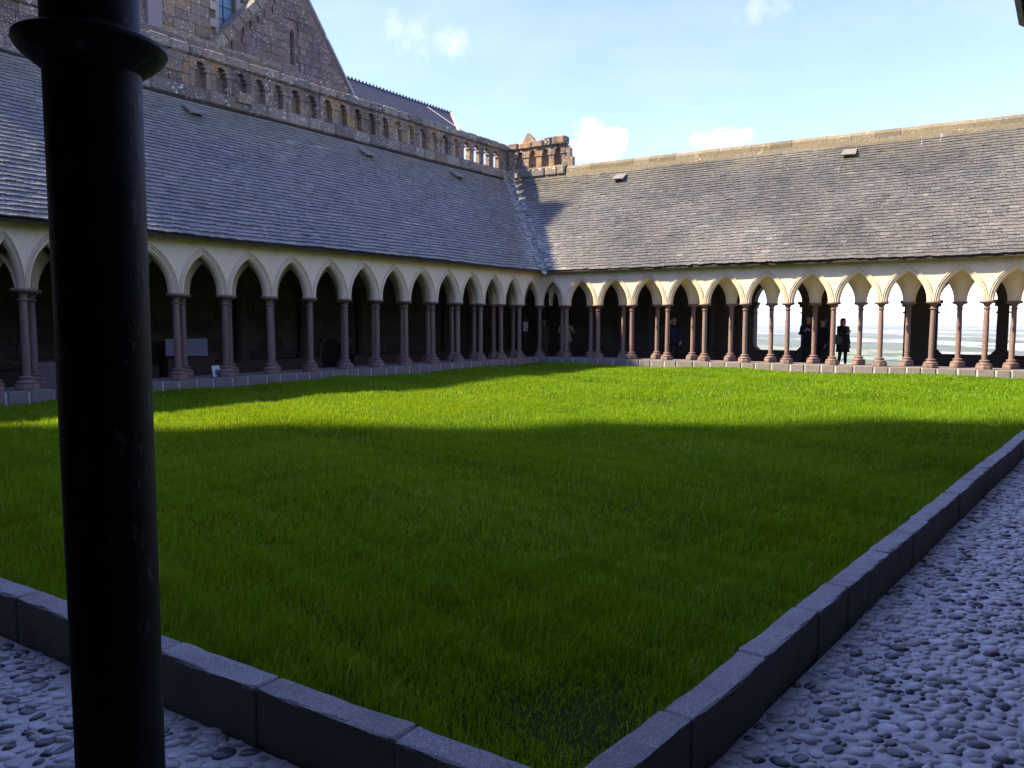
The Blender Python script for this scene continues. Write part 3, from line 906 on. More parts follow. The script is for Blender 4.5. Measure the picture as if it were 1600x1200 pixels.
# ------------------------------------------------------------------ back walls, parapet, openings
# left: solid wall with a bench, blind arches and a low doorway
l0, l1 = WL.lim(4.5)
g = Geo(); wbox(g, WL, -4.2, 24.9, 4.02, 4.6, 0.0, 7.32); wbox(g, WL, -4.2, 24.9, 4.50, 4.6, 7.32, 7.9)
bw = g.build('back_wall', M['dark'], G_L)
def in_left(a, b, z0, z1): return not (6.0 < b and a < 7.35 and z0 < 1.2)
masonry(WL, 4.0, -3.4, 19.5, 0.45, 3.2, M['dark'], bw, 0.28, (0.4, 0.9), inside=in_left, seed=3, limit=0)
for a, b in ((-3.2, 5.95), (7.4, 11.3), (12.9, 19)):
    g = Geo(); wbox(g, WL, a, b, 3.62, 3.98, 0.003, 0.42); g.build('stone_bench', M['dark'], G_L)
for t in (0.9, 3.2, 5.4, 7.9, 10.2, 14.5):
    g = Geo(); p = WL.P(t, 3.85)
    g.lathe([(0.22, 0.0), (0.22, 0.55), (0.17, 0.6), (0.16, 2.3), (0.22, 2.5), (0.24, 2.6), (0.20, 2.62)], 12, (p[0], p[1], 0.0)); shade_auto(g.build('wall_shaft', M['dark'], G_L), 35)
# low arched doorway: a surround round a black sheet that stands in for its shade
g = Geo(); c = 6.65; n = 12; V = []; F = []
def door_ring(r_, hgt, off): 
    out = [(c + r_, 0.0)] + [(c + r_ * math.cos(math.pi * k / n), hgt + r_ * math.sin(math.pi * k / n)) for k in range(n + 1)] + [(c - r_, 0.0)]
    return [WL.P(t, off, z) for t, z in out]
Ra, Rb = door_ring(0.52, 0.62, 3.93), door_ring(0.42, 0.62, 3.93); Rc = door_ring(0.42, 0.62, 4.015); Rd = door_ring(0.52, 0.62, 4.015)
m_ = len(Ra); V = Ra + Rb + Rc + Rd
for i in range(m_ - 1):
    for r_ in range(4): F.append((r_ * m_ + i, r_ * m_ + i + 1, ((r_ + 1) % 4) * m_ + i + 1, ((r_ + 1) % 4) * m_ + i))
mesh('door_surround', V, F, M['dark'], G_L, fix=True)
mesh('doorway_dark', door_ring(0.425, 0.62, 4.012), [tuple(range(m_))], M['black'], G_L)


def pier_wall(w, openings, t0, t1, o0, o1, ztop, mat, parent):
    """outer wall with pointed openings (a, b, sill, spring, rise)"""
    g = Geo(); t = t0
    for a, b, sill, sp, rise in openings:
        wbox(g, w, t, a, o0, o1, 0.0, ztop)
        if sill > 0.01:
            wbox(g, w, a, b, o0 + 0.03, o1 - 0.03, 0.0, sill)
            for e0, e1, dr in ((a, a + 0.16, 1), (b, b - 0.16, -1)):   # chamfered sill corners
                g.add([w.P(e0, o0 + .05, sill), w.P(e1, o0 + .05, sill), w.P(e0, o0 + .05, sill + .17), w.P(e0, o1 - .05, sill), w.P(e1, o1 - .05, sill), w.P(e0, o1 - .05, sill + .17)],
                      [(0, 1, 2), (3, 5, 4), (0, 3, 4, 1), (1, 4, 5, 2), (0, 2, 5, 3)])
        c = (a + b) / 2; h = (b - a) / 2; kk = (rise * rise - h * h) / (2 * h); rr = h + kk; xs = [-h * math.cos(math.pi * i / 24) for i in range(25)]
        V = []; F = []
        for x in xs:
            zb = sp + math.sqrt(max(0.0, rr * rr - (abs(x) + kk) ** 2))
            V += [w.P(c + x, o0, zb), w.P(c + x, o0, ztop), w.P(c + x, o1, ztop), w.P(c + x, o1, zb)]
        for i in range(len(xs) - 1):
            q = i * 4; p = q + 4; F += [(q, p, p + 1, q + 1), (q + 1, p + 1, p + 2, q + 2), (q + 2, p + 2, p + 3, q + 3), (q + 3, p + 3, p, q)]
        g.add(V, F)
        # imposts: the small capitals where the arch springs
        t = b
    wbox(g, w, t, t1, o0, o1, 0.0, ztop)
    o = g.build('back_wall', mat, parent)
    for a, b, sill, sp, rise in openings:
        for e_ in (a, b):
            dr = -1 if e_ == b else 1; q = Geo()
            lo, hi = sorted((e_ + dr * 0.13, e_ - dr * 0.06))
            wbox(q, w, lo, hi, o0 - 0.05, o1 - 0.12, sp - 0.03, sp + 0.07)
            lo, hi = sorted((e_ + dr * 0.08, e_ - dr * 0.03)); wbox(q, w, lo, hi, o0 - 0.03, o1 - 0.14, sp - 0.14, sp - 0.032)
            lo, hi = sorted((e_ + dr * 0.05, e_ - dr * 0.03)); wbox(q, w, lo, hi, o0 - 0.02, o1 - 0.16, sp - 0.36, sp - 0.31)
            q.build('impost', mat, o)
    return o


opsR = [(6.89, 8.58, 0.55, 2.26, 0.86), (9.66, 11.90, 0.02, 2.26, 0.92), (12.90, 14.58, 0.53, 2.26, 0.86), (14.90, 16.62, 0.53, 2.26, 0.86), (17.6, 19.2, 0.53, 2.26, 0.86)]
r0, r1 = WR.lim(4.6)
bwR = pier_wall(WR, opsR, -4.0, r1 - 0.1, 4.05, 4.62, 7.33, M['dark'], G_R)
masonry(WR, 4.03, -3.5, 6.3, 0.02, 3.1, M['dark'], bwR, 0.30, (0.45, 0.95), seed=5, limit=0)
for a, b in ((-3.2, 6.2), (12.4, 19.0)):
    g = Geo(); wbox(g, WR, a, b, 3.70, 4.0, 0.003, 0.41); g.build('stone_bench', M['dark'], G_R)
for a, b, sill, sp, rise in opsR[:4]:
    g = Geo(); c = (a + b) / 2; h = (b - a) / 2 - 0.002; kk = (rise * rise - h * h) / (2 * h); rr = h + kk
    pts = [(a + 0.01, sill + 0.01), (b - 0.01, sill + 0.01)] + [(c + h * math.cos(math.pi * i / 16), sp + math.sqrt(max(0, rr * rr - (abs(h * math.cos(math.pi * i / 16)) + kk) ** 2))) for i in range(17)]
    mesh('window_pane', [WR.P(t, 4.42, z) for t, z in pts], [tuple(range(len(pts)))], M['glass'], G_R)
for t in (0.5, 2.9, 5.4):
    g = Geo(); p = WR.P(t, 3.88)
    g.lathe([(0.22, 0.0), (0.22, 0.5), (0.17, 0.55), (0.16, 2.3), (0.22, 2.45), (0.24, 2.55), (0.20, 2.57)], 12, (p[0], p[1], 0.0)); shade_auto(g.build('wall_shaft', M['dark'], G_R), 35)
g = Geo(); a0, a1 = WN.lim(4.6); wbox(g, WN, a0 + .1, a1 - .1, 4.02, 4.6, 0.0, 7.3); g.build('back_wall', M['dark'], G_N)
g = Geo(); a0, a1 = WE.lim(4.6); wbox(g, WE, a0 + .1, a1 - .1, 4.02, 4.6, 0.0, 7.3); g.build('back_wall', M['dark'], G_E)

# ridge coping of the right, near-right and near galleries: rounded stones end to end
def ridge_coping(w, t0, t1, parent, length=0.95, limit=300):
    V = []; prof = [(-.5, -.5), (-.5, .05), (-.34, .34), (0, .5), (.34, .34), (.5, .05), (.5, -.5)]
    n = len(prof); V = [(-.5, y, z) for y, z in prof] + [(.5, y, z) for y, z in prof]
    F = [tuple(range(n)), tuple(range(2 * n - 1, n - 1, -1))] + [(i, i + n, (i + 1) % n + n, (i + 1) % n) for i in range(n)]
    items = []; t = t0
    while t < t1 - 0.1:
        l = min(length * random.uniform(0.7, 1.3), t1 - t)
        items.append(frame(w.P(t + l / 2, 4.74 + random.uniform(-.008, .008), 8.07 + random.uniform(-.008, .008)), np.array([w.d[0], w.d[1], 0]) * (l - 0.01),
                           np.array([w.n[0], w.n[1], 0]) * 0.56, np.array([0, 0, 0.36]))); t += l
    pieces('ridge_stone', 'ridge_stones', items, [(np.array(V), F)], M['ridge'], parent, limit)
    g = Geo(); wbox(g, w, t0, t1, 4.43, 4.98, 7.33, 7.92); g.build('ridge_bed', M['ridge'], parent)
ridge_coping(WR, -1.2, WR.lim(4.75)[1], G_R)
ridge_coping(WN, WN.lim(4.75)[0] + .4, WN.lim(4.75)[1] - .4, G_N, 1.6, 0)
ridge_coping(WE, WE.lim(4.75)[0] + .4, WE.lim(4.75)[1] - .4, G_E, 1.6, 0)

# valley: pale swept slates and the lead lip at the inner corner
def valley():
    lo = np.array(WL.P(WL.lim(EAVE[0])[0], EAVE[0], EAVE[1])); hi = np.array(WL.P(WL.lim(RIDGE[0])[0], RIDGE[0], RIDGE[1]))
    ax = hi - lo; L = np.linalg.norm(ax); ax /= L
    tpl = tpl_slate(3); items = []
    sidew = np.cross(ax, np.array([0, 0, 1.0])); sidew /= np.linalg.norm(sidew); nr = np.cross(sidew, ax); nr = nr if nr[2] > 0 else -nr
    s = 0.03
    while s < L - 0.05:
        for k in (-1.5, -0.5, 0.5, 1.5):
            if random.random() < 0.06: continue
            p = lo + ax * (s + random.uniform(-.02, .02)) + sidew * (k * 0.12 + random.uniform(-.03, .03)) + nr * (0.035 + 0.072 * abs(k))
            X = (sidew * 0.135 + nr * (0.078 if k > 0 else -0.078) + ax * random.uniform(-.02, .02)) * random.uniform(.8, 1.2); items.append(frame(p, X, ax * 0.16, nr * random.uniform(.02, .04)))
        s += 0.13 + random.uniform(-.02, .02)
    pieces('valley_slate', 'valley_slates', items, [tpl], M['quoinslate'], G_R, 300)
    g = Geo(); c = lo - ax * 0.02
    g.add([tuple(c + sidew * a + ax * b + nr * h) for a, b, h in ((-.16, .15, .03), (.16, .15, .03), (.10, -.16, .0), (0, -.24, -.03), (-.10, -.16, .0),
                                                                    (-.16, .15, .0), (.16, .15, .0), (.10, -.16, -.03), (0, -.24, -.06), (-.10, -.16, -.03))],
          [(0, 1, 2, 3, 4), (9, 8, 7, 6, 5), (0, 5, 6, 1), (1, 6, 7, 2), (2, 7, 8, 3), (3, 8, 9, 4), (4, 9, 5, 0)])
    g.build('lead_spout', M['leadm'], G_R)
t = NT('lichened_valley_slate', 0.7)
M['quoinslate'] = t.color(t.mix(t.tone(), (0.17, 0.17, 0.155), (0.36, 0.35, 0.32)))
valley()

# ------------------------------------------------------------------ openwork parapet above the roofs
def parapet(w, t0, t1, niches, blind, label, seed, ragged=False, sgn=1):
    root = thing('parapet', w.P((t0 + t1) / 2, 4.7, 7.9), label, 'parapet', 'arcaded stone parapets on the roof edge')
    rd = random.Random(seed)
    # string course: sloped weathered stones
    items = []; t = t0
    while t < t1 - 0.05:
        l = min(rd.uniform(0.5, 1.0), t1 - t)
        items.append(frame(w.P(t + l / 2, 4.66 + rd.uniform(-.012, .012), 8.06 + rd.uniform(-.01, .01)), np.array([w.d[0], w.d[1], 0]) * (l - .012), np.array([w.n[0], w.n[1], 0]) * 0.46, np.array([0, 0, 0.36]))); t += l
    g = Geo(); wbox(g, w, t0, t1, 4.50, 4.80, 7.80, 8.22); core = g.build('string_course', M['limemortar'], root)
    pieces('string_stone', 'string_stones', items, [tpl_block(0.10)], M['coping'], core)
    # sill + arcade: piers with imposts and small round heads
    half = 0.185
    zsl, zsp, ztop = 8.31, 8.85, 9.15
    edges = sorted(niches)
    # piers
    def head(g, a, b, off0, off1, c):
        n = 10; V = []; F = []
        xs = [a] + [c - half * math.cos(math.pi * i / n) for i in range(n + 1)] + [b]
        for x in xs:
            zb = zsp + math.sqrt(max(0, half ** 2 - (x - c) ** 2)) * 1.1 if abs(x - c) <= half + 1e-6 else zsp
            V += [w.P(x, off0, zb), w.P(x, off0, ztop), w.P(x, off1, ztop), w.P(x, off1, zb)]
        for i in range(len(xs) - 1):
            q = i * 4; p = q + 4; F += [(q, p, p + 1, q + 1), (q + 1, p + 1, p + 2, q + 2), (q + 2, p + 2, p + 3, q + 3), (q + 3, p + 3, p, q)]
        g.add(V, F)
    g = Geo(); wbox(g, w, t0, t1, 4.62, 4.90, 8.22, zsl); sill = g.build('sill', M['parapet'], root)
    bounds = [(e_ - 0.34, e_ + 0.34) for e_ in edges]
    for i, e_ in enumerate(edges):
        a = (edges[i - 1] + e_) / 2 if i else e_ - 0.34; b = (edges[i + 1] + e_) / 2 if i + 1 < len(edges) else e_ + 0.34
        g = Geo()
        o0 = 4.66 + rd.uniform(-.012, .012)
        wbox(g, w, a + 0.004, e_ - half, o0, 4.86, zsl, zsp - 0.004, 0.0); wbox(g, w, e_ + half, b - 0.004, o0, 4.86, zsl, zsp - 0.004)
        head(g, a + 0.004, b - 0.004, o0 + 0.01, 4.86, e_)
        # little corbelled capitals
        for x0, x1 in ((a + 0.006, e_ - half + 0.05), (e_ + half - 0.05, b - 0.006)): wbox(g, w, x0, x1, o0 - 0.035, 4.84, zsp - 0.07, zsp + 0.02)
        # cusped lower lip of the head
        for s_ in (-1, 1):
            xq = e_ + s_ * half * 0.80; wbox(g, w, xq - 0.035, xq + 0.035, o0 + .02, 4.82, zsp + 0.06, zsp + 0.13)
        ar = g.build('arch', M['parapet'], root)
    zt = [ztop]
    # blind backing and plain wall
    for (a, b) in blind:
        g = Geo(); wbox(g, w, a, b, 4.865, 4.97, 8.2, ztop + 0.02); g.build('backing_wall', M['parapet'], root)
    if edges:
        for a, b in ((t0, edges[0] - 0.345), (edges[-1] + 0.345, t1)):
            if b - a > 0.12:
                g = Geo(); wbox(g, w, a, b, 4.70, 4.92, 8.22, ztop); pl = g.build('plain_wall', M['limemortar'], root)
                masonry(w, 4.69, a, b, 8.23, ztop, M['parapet'], pl, 0.31, (0.3, 0.6), seed=seed + 3)
    # coping stones, uneven
    items = []; t = t0
    while t < t1 - 0.05:
        l = min(rd.uniform(0.35, 0.8), t1 - t); top = 9.44 + rd.uniform(-.03, .03)
        if ragged: top = 9.42 + 0.12 * ((t - t0) / (t1 - t0)) + rd.uniform(-.02, .04)
        items.append(frame(w.P(t + l / 2, 4.76 + rd.uniform(-.02, .02), (ztop + top) / 2), np.array([w.d[0], w.d[1], 0]) * (l - .01), np.array([w.n[0], w.n[1], 0]) * 0.42, np.array([0, 0, top - ztop]))); t += l
    pieces('coping_block', 'coping_blocks', items, [tpl_block(0.14)], M['coping'] if not ragged else M['parapet'], sill)
    return root
nich = [-3.48 + 0.677 * i for i in range(22)]
par = parapet(WL, -4.55, 19.0, nich, [(3.0, 11.2)], 'long weathered stone parapet with a row of small arches above the left slate roof', 101)
# projecting lichen-covered block and broken sill
g = Geo(); wbox(g, WL, 9.25, 9.75, 4.32, 4.70, 8.10, 8.40, 0.08); b_ = g.build('projecting_stone', M['parapet'], par)
parR = parapet(WR, -4.22, -1.30, [-3.62, -2.98, -2.34, -1.72], [(-4.15, -1.35)], 'short ruined end of arcaded parapet, orange with lichen, at the roof corner', 131, ragged=True)
# the lozenge pinnacle and the broken end
g = Geo(); p0, p1 = -3.48, -2.80
for q in (0,):
    V = [WR.P(p0, 4.6, 9.40), WR.P(p1, 4.6, 9.40), WR.P(p1, 4.85, 9.40), WR.P(p0, 4.85, 9.40), WR.P((p0 + p1) / 2 - .10, 4.66, 9.84), WR.P((p0 + p1) / 2 + .05, 4.66, 9.80), WR.P((p0 + p1) / 2 + .05, 4.8, 9.76), WR.P((p0 + p1) / 2 - .10, 4.8, 9.80)]
    g.hexa(V)
g.build('gablet', M['parapet'], parR)
g = Geo(); wbox(g, WR, -1.38, -1.02, 4.66, 4.9, 8.22, 8.62); wbox(g, WR, -1.40, -1.14, 4.68, 4.9, 8.62, 9.0); wbox(g, WR, -1.42, -1.26, 4.70, 4.9, 9.0, 9.12); g.build('broken_end', M['parapet'], parR)

# ------------------------------------------------------------------ the church
ch = thing('abbey_church', WL.P(12, 8, 0), 'weathered granite church wall with tall leaded window behind the left roof parapet', 'church')
Z0c = 7.0
# main wall with window opening at t 8.25..8.95
WT0, WT1, WZ0 = 6.11, 6.86, 11.53
OW = 9.5
g = Geo()
wbox(g, WL, 4.6, WT0, OW, OW + 1, 0.0, 13.7); wbox(g, WL, WT1, 9.2, OW, OW + 1, 0.0, 13.7); wbox(g, WL, WT0, WT1, OW + .03, OW + 1, 0.0, WZ0 - .02); wbox(g, WL, WT0, WT1, OW + .03, OW + 1, 13.6, 13.7)
wbox(g, WL, 9.2, 19.5, OW, OW + 1, 0.0, 12.5)
wc = g.build('wall', M['limemortar'], ch)
masonry(WL, OW - .03, 9.2, 19.5, 9.9, 12.5, M['church'], wc, 0.36, (0.42, 0.95), seed=21)
wc2g = Geo(); wbox(wc2g, WL, 4.6, 9.2, OW - .005, OW + .002, 9.2, 9.3); wc2 = wc2g.build('wall', M['limemortar'], ch)
masonry(WL, OW - .03, 4.7, 9.2, 9.9, 13.7, M['church'], wc2, 0.34, (0.38, 0.82), inside=lambda a, b, z0, z1: not (b > WT0 - 0.14 and a < WT1 + 0.14 and z1 > WZ0 - 0.05), seed=22)
# quoins round the window
items = []
z = WZ0
k = 0
while z < 13.5:
    for s_, tt in ((-1, WT0), (1, WT1)):
        l = 0.14 + (0.22 if (k + (s_ > 0)) % 2 else 0.0)
        items.append(frame(WL.P(tt + s_ * l / 2, OW - .035, z + 0.15), np.array([WL.d[0], WL.d[1], 0]) * (l - .008), np.array([WL.n[0], WL.n[1], 0]) * 0.12, np.array([0, 0, 0.29])))
    z += 0.30; k += 1
wf = Geo(); wbox(wf, WL, WT0, WT1, OW + .23, OW + .29, WZ0, 13.6); win = wf.build('window', M['stained'], ch)
g = Geo(); wbox(g, WL, (WT0 + WT1) / 2 - .014, (WT0 + WT1) / 2 + .014, OW + .205, OW + .228, WZ0, 13.6)
zz = WZ0 + 0.2
while zz < 13.5: wbox(g, WL, WT0, WT1, OW + .21, OW + .225, zz, zz + 0.022); zz += 0.45
g.build('window_bars', M['lead'], win)
pieces('quoin_stone', 'quoin_stones', items, [tpl_block(0.05)], M['quoin'], win)
# sloping lichened band and terrace behind the parapet
items = []
t_ = 7.2
while t_ < 19.4:
    l = random.uniform(0.5, 1.1); items.append(frame(WL.P(t_ + l / 2, 6.0, 9.98 + random.uniform(-.02, .02)), np.array([WL.d[0], WL.d[1], 0]) * (l - .01), np.array([WL.n[0], WL.n[1], 0.18]) * 1.02, np.array([0, 0, 0.20]))); t_ += l
g = Geo(); wbox(g, WL, 4.6, 19.4, 5.4, OW - .02, 7.0, 9.88); ter = g.build('terrace_wall', M['church'], ch)
pieces('slope_stone', 'slope_stones', items, [tpl_block(0.06)], M['coping'], ter)
# pilaster strip near the foreground column
g = Geo(); wbox(g, WL, 9.12, 9.62, OW - .22, OW + .01, 9.5, 12.52); shade_auto(g.build('pilaster', M['pilas'], ch), 20)

# gable in front of the wall
GO = 9.0; PKt, PKz = 3.83, 15.05
LT, LZ, RT, RZ = 6.99, 11.45, 0.90, 11.15
def gz(t): return PKz - (t - PKt) * (PKz - LZ) / (LT - PKt) if t > PKt else PKz - (PKt - t) * (PKz - RZ) / (PKt - RT)
gab = thing('gable', WL.P(PKt, GO, 8), 'steep stone gable with a narrow lancet slit rising behind the left parapet', 'gable')
g = Geo()
LC = 3.95; L0z, L1z, L2z = 11.56, 12.72, 12.9
outline_l = [(RT - .3, 9.9), (LC - .11, 9.9), (LC - .11, L1z), (LC, L2z), (LC, gz(LC)), (PKt, PKz), (RT, RZ)]
outline_r = [(LC + .11, 9.9), (LT + .5, 9.9), (LT, LZ), (LC, gz(LC)), (LC, L2z), (LC + .11, L1z)]
for ol in (outline_l, outline_r):
    n = len(ol); V = [WL.P(t, GO, z) for t, z in ol] + [WL.P(t, GO + 0.45, z) for t, z in ol]
    g.add(V, [tuple(range(n)), tuple(range(2 * n - 1, n - 1, -1))] + [(i, (i + 1) % n, (i + 1) % n + n, i + n) for i in range(n)])
wbox(g, WL, LC - .11, LC + .11, GO, GO + .45, 9.9, L0z)
gw = g.build('wall', M['gable'], gab)
def in_gable(a, b, z0, z1):
    if b > LC - 0.13 and a < LC + 0.13 and z1 > L0z - .02 and z0 < L2z + .05: return False
    return z1 < gz(a) - 0.03 and z1 < gz(b) - 0.03
masonry(WL, GO - 0.02, 0.8, 7.1, 9.9, 15.0, M['gable'], gw, 0.30, (0.30, 0.68), inside=in_gable, seed=41)
# raking coping (left: broad weathered slabs, right: thin metal edged)
items = []
def rake(t0, z0, t1, z1, wdt, th, mat, nm, l=0.55):
    its = []; L = math.hypot(t1 - t0, z1 - z0); n = max(1, int(L / l)); ux = np.array([WL.d[0] * (t1 - t0), WL.d[1] * (t1 - t0), z1 - z0]) / L
    nn = np.array([WL.n[0], WL.n[1], 0]); up = np.cross(ux, nn); up = up if up[2] > 0 else -up
    for i in range(n):
        f = (i + .5) / n; p = np.array(WL.P(t0 + (t1 - t0) * f, GO + 0.18, z0 + (z1 - z0) * f)) + up * th * 0.5
        its.append(frame(p, ux * (L / n - .01), nn * wdt, up * th))
    pieces(nm, nm + 's', its, [tpl_block(0.06)], mat, gw)
rake(LT + 0.25, LZ - 0.28, PKt, PKz, 0.85, 0.34, M['coping'], 'raking_stone', 0.5)
rake(PKt, PKz, RT - 0.1, RZ - 0.15, 0.62, 0.07, M['leadm'], 'raking_flashing', 2.0)
# roof behind the gable
g = Geo()
g.add([WL.P(LT, GO + .4, LZ), WL.P(PKt, GO + .4, PKz - .05), WL.P(RT, GO + .4, RZ), WL.P(LT, 12, LZ), WL.P(PKt, 12, PKz - .05), WL.P(RT, 12, RZ)], [(0, 1, 4, 3), (1, 2, 5, 4), (0, 3, 5, 2)])
g.build('roof', M['nave'], gab, fix=False)

# long slate roof beyond the gable
nv = thing('abbey_roof', WL.P(-3, 12, 8), 'long dark blue slate roof with toothed ridge beyond the gable and parapet', 'roof')
RO, RZn, EO, EZn = 13.0, 13.35, 9.0, 10.55
tA, tB = 1.5, -10.34
g = Geo(); g.add([WL.P(tA, EO, EZn), WL.P(tB + 3.8, EO, EZn), WL.P(tB, RO, RZn), WL.P(tA, RO, RZn), WL.P(tB - 3.8, 17, EZn), WL.P(tA, 17, EZn)], [(0, 1, 2, 3), (3, 2, 4, 5), (1, 4, 2)])
g.build('roof_deck', M['nave'], nv, fix=False)
g = Geo(); wbox(g, WL, tB + 3.9, tA, EO + .15, 16.8, 0.0, EZn - .02); g.build('wall', M['church'], nv)
L = math.hypot(RO - EO, RZn - EZn); hx, hz = (RO - EO) / L, (RZn - EZn) / L
up = np.array([WL.n[0] * hx, WL.n[1] * hx, hz]); ac = np.array([WL.d[0], WL.d[1], 0]); nrm = np.cross(ac, up); nrm = nrm if nrm[2] > 0 else -nrm
items = []; i = 0; s_ = 0.1
while s_ < L:
    off = EO + s_ * hx; zz = EZn + s_ * hz; tl = tB + 3.8 * (1 - s_ / L); t_ = tl
    while t_ < 1.3:
        wd = 0.42 * random.uniform(.8, 1.2); items.append(frame(np.array(WL.P(t_ + wd / 2, off, zz)) + nrm * .01, ac * wd * .97, up * .36, nrm * .03)); t_ += wd
    s_ += 0.30
pieces('slate', 'slates', items, [tpl_slate(9)], M['nave'], nv, 300)
g = Geo(); t_ = tB
while t_ < 1.4:
    p = WL.P(t_, RO, RZn); g.hexa([WL.P(t_, RO - .05, RZn), WL.P(t_ + .12, RO - .05, RZn), WL.P(t_ + .12, RO + .05, RZn), WL.P(t_, RO + .05, RZn),
                                    WL.P(t_ + .03, RO - .03, RZn + .16), WL.P(t_ + .09, RO - .03, RZn + .16), WL.P(t_ + .09, RO + .03, RZn + .16), WL.P(t_ + .03, RO + .03, RZn + .16)])
    t_ += 0.24
wbox(g, WL, tB, 1.4, RO - .07, RO + .07, RZn - .04, RZn + .05); props(g.build('ridge_cresting', M['lead'], nv), kind='stuff')
g = Geo()
g.tube([WL.P(tB + 3.78, EO, EZn + .05), WL.P(tB, RO, RZn + .05)], 0.09, 6); g.build('verge', M['quoin'], nv)
for t_ in (-0.4, -7.9): 
    g = Geo(); g.tube([WL.P(t_ - .5, EO + .4, EZn + .36), WL.P(t_, RO - .4, RZn - .2)], .025, 5); g.build('roof_rod', M['leadm'], nv)

# the tall transept out of the picture to the left, whose shade falls across the near lawn
tp = thing('transept', WL.P(38, 8, 0), 'tall transept of the church standing left of the picture, casting the near shadow', 'church')
g = Geo()
wbox(g, WL, 31.0, 46, 4.9, 10.2, 0.0, 30.0)
g.add([WL.P(31.0, 4.9, 30.01), WL.P(46, 4.9, 30.01), WL.P(46, 10.2, 30.01), WL.P(31.0, 10.2, 30.01), WL.P(33, 7.5, 34), WL.P(44, 7.5, 34)], [(0, 1, 5, 4), (1, 2, 5), (2, 3, 4, 5), (3, 0, 4)])
g.build('wall', M['church'], tp)
g = Geo()
for t_ in (33, 37, 41, 45): wbox(g, WL, t_ - .5, t_ + .5, 4.2, 4.88, 0.0, 24.0, 0.1)
g.build('buttress', M['church'], tp)
g = Geo()
for t_ in (35, 39, 43): wbox(g, WL, t_ - .6, t_ + .6, 4.86, 4.895, 12, 22)
g.build('window', M['stained'], tp)

# ------------------------------------------------------------------ kerbs round the near side of the lawn
def kerb(label, p, d, nrm_, t0, t1, seed, lens=(0.36, 0.66)):
    root = thing('stone_kerb', (*(p + d * t0), 0), label, 'kerb', 'granite kerbs of the lawn')
    rd = random.Random(seed); t = t0; items_ = []; tp_ = []
    dd = np.array([d[0], d[1], 0]); nn = np.array([nrm_[0], nrm_[1], 0]); KW = 0.118
    for V_seed in range(7):
        r2 = random.Random(V_seed + seed); b = bmesh.new(); bmesh.ops.create_cube(b, size=1.0)
        for v in b.verts: v.co = Vector((v.co.x * .5, v.co.y * KW, v.co.z * .258))
        bmesh.ops.subdivide_edges(b, edges=[e_ for e_ in b.edges if abs(e_.verts[0].co.x - e_.verts[1].co.x) > .3], cuts=6)
        bmesh.ops.bevel(b, geom=[e_ for e_ in b.edges if e_.calc_face_angle(0) > 1], offset=0.011, segments=2, affect='EDGES', profile=0.6)
        for v in b.verts:
            v.co.z += r2.uniform(-.0035, .0035); v.co.y += r2.uniform(-.0035, .0035) + .002 * math.sin(v.co.x * 9 + V_seed)
            v.co = Vector((v.co.x / .5, v.co.y / KW, v.co.z / .258))
        b.verts.ensure_lookup_table(); tp_.append((np.array([v.co[:] for v in b.verts]), [[v.index for v in f.verts] for f in b.faces])); b.free()
    while t < t1:
        l = rd.uniform(*lens); c = t + l / 2; ang = rd.gauss(0, 0.006)
        q = p + d * c + nrm_ * (KW / 2 + rd.gauss(0, 0.003)); X = dd * math.cos(ang) + nn * math.sin(ang); Y = nn * math.cos(ang) - dd * math.sin(ang)
        items_.append(frame((q[0], q[1], 0.121 + rd.gauss(0, .002)), X * (l - 0.003), Y * KW, np.array([0, 0, 0.258]))); t += l
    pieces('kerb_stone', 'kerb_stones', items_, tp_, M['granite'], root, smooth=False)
    return root
tR = float((CRt - K3) @ D3); tN3 = float((CN - K3) @ D3); tN4 = float((CN - K4) @ D4); tLf = float((CLt - K4) @ D4)
kerb('granite kerb running from the near corner up the right side of the lawn', K3, D3, N3, tN3 + 0.0, tR, 5)
kerb('granite kerb crossing behind the big dark column at the lower left', K4, D4, N4, tN4 - 0.118, tLf, 6, (0.5, 0.75))

# ------------------------------------------------------------------ pebble strips between kerb and galleries
def strip_poly():
    a = WE.A + WE.n * -0.21; b = WN.A + WN.n * -0.21
    outer = [isect(K4 + N4 * .118, D4, WL.A + WL.n * -.23, WL.d), None]
    return a, b
pav = thing('x', (0, 0, 0), None, None); bpy.data.objects.remove(pav)
ko3 = K3 + N3 * 0.118; ko4 = K4 + N4 * 0.118
co = isect(ko3, D3, ko4, D4); ci = isect(WN.A + WN.n * -.21, WN.d, WE.A + WE.n * -.21, WE.d)
eR_o = isect(ko3, D3, WR.A + WR.n * -.23, WR.d); eR_i = isect(WN.A + WN.n * -.21, WN.d, WR.A + WR.n * -.23, WR.d)
eL_o = isect(ko4, D4, WL.A + WL.n * -.23, WL.d); eL_i = isect(WE.A + WE.n * -.21, WE.d, WL.A + WL.n * -.23, WL.d)
ZP = 0.022
V = [(*q, ZP) for q in (co, ci, eR_i, eR_o, eL_i, eL_o)]
pave = props(mesh('pebble_path', V, [(0, 1, 2, 3), (1, 0, 5, 4)], M['mortar']), kind='structure')
items = []
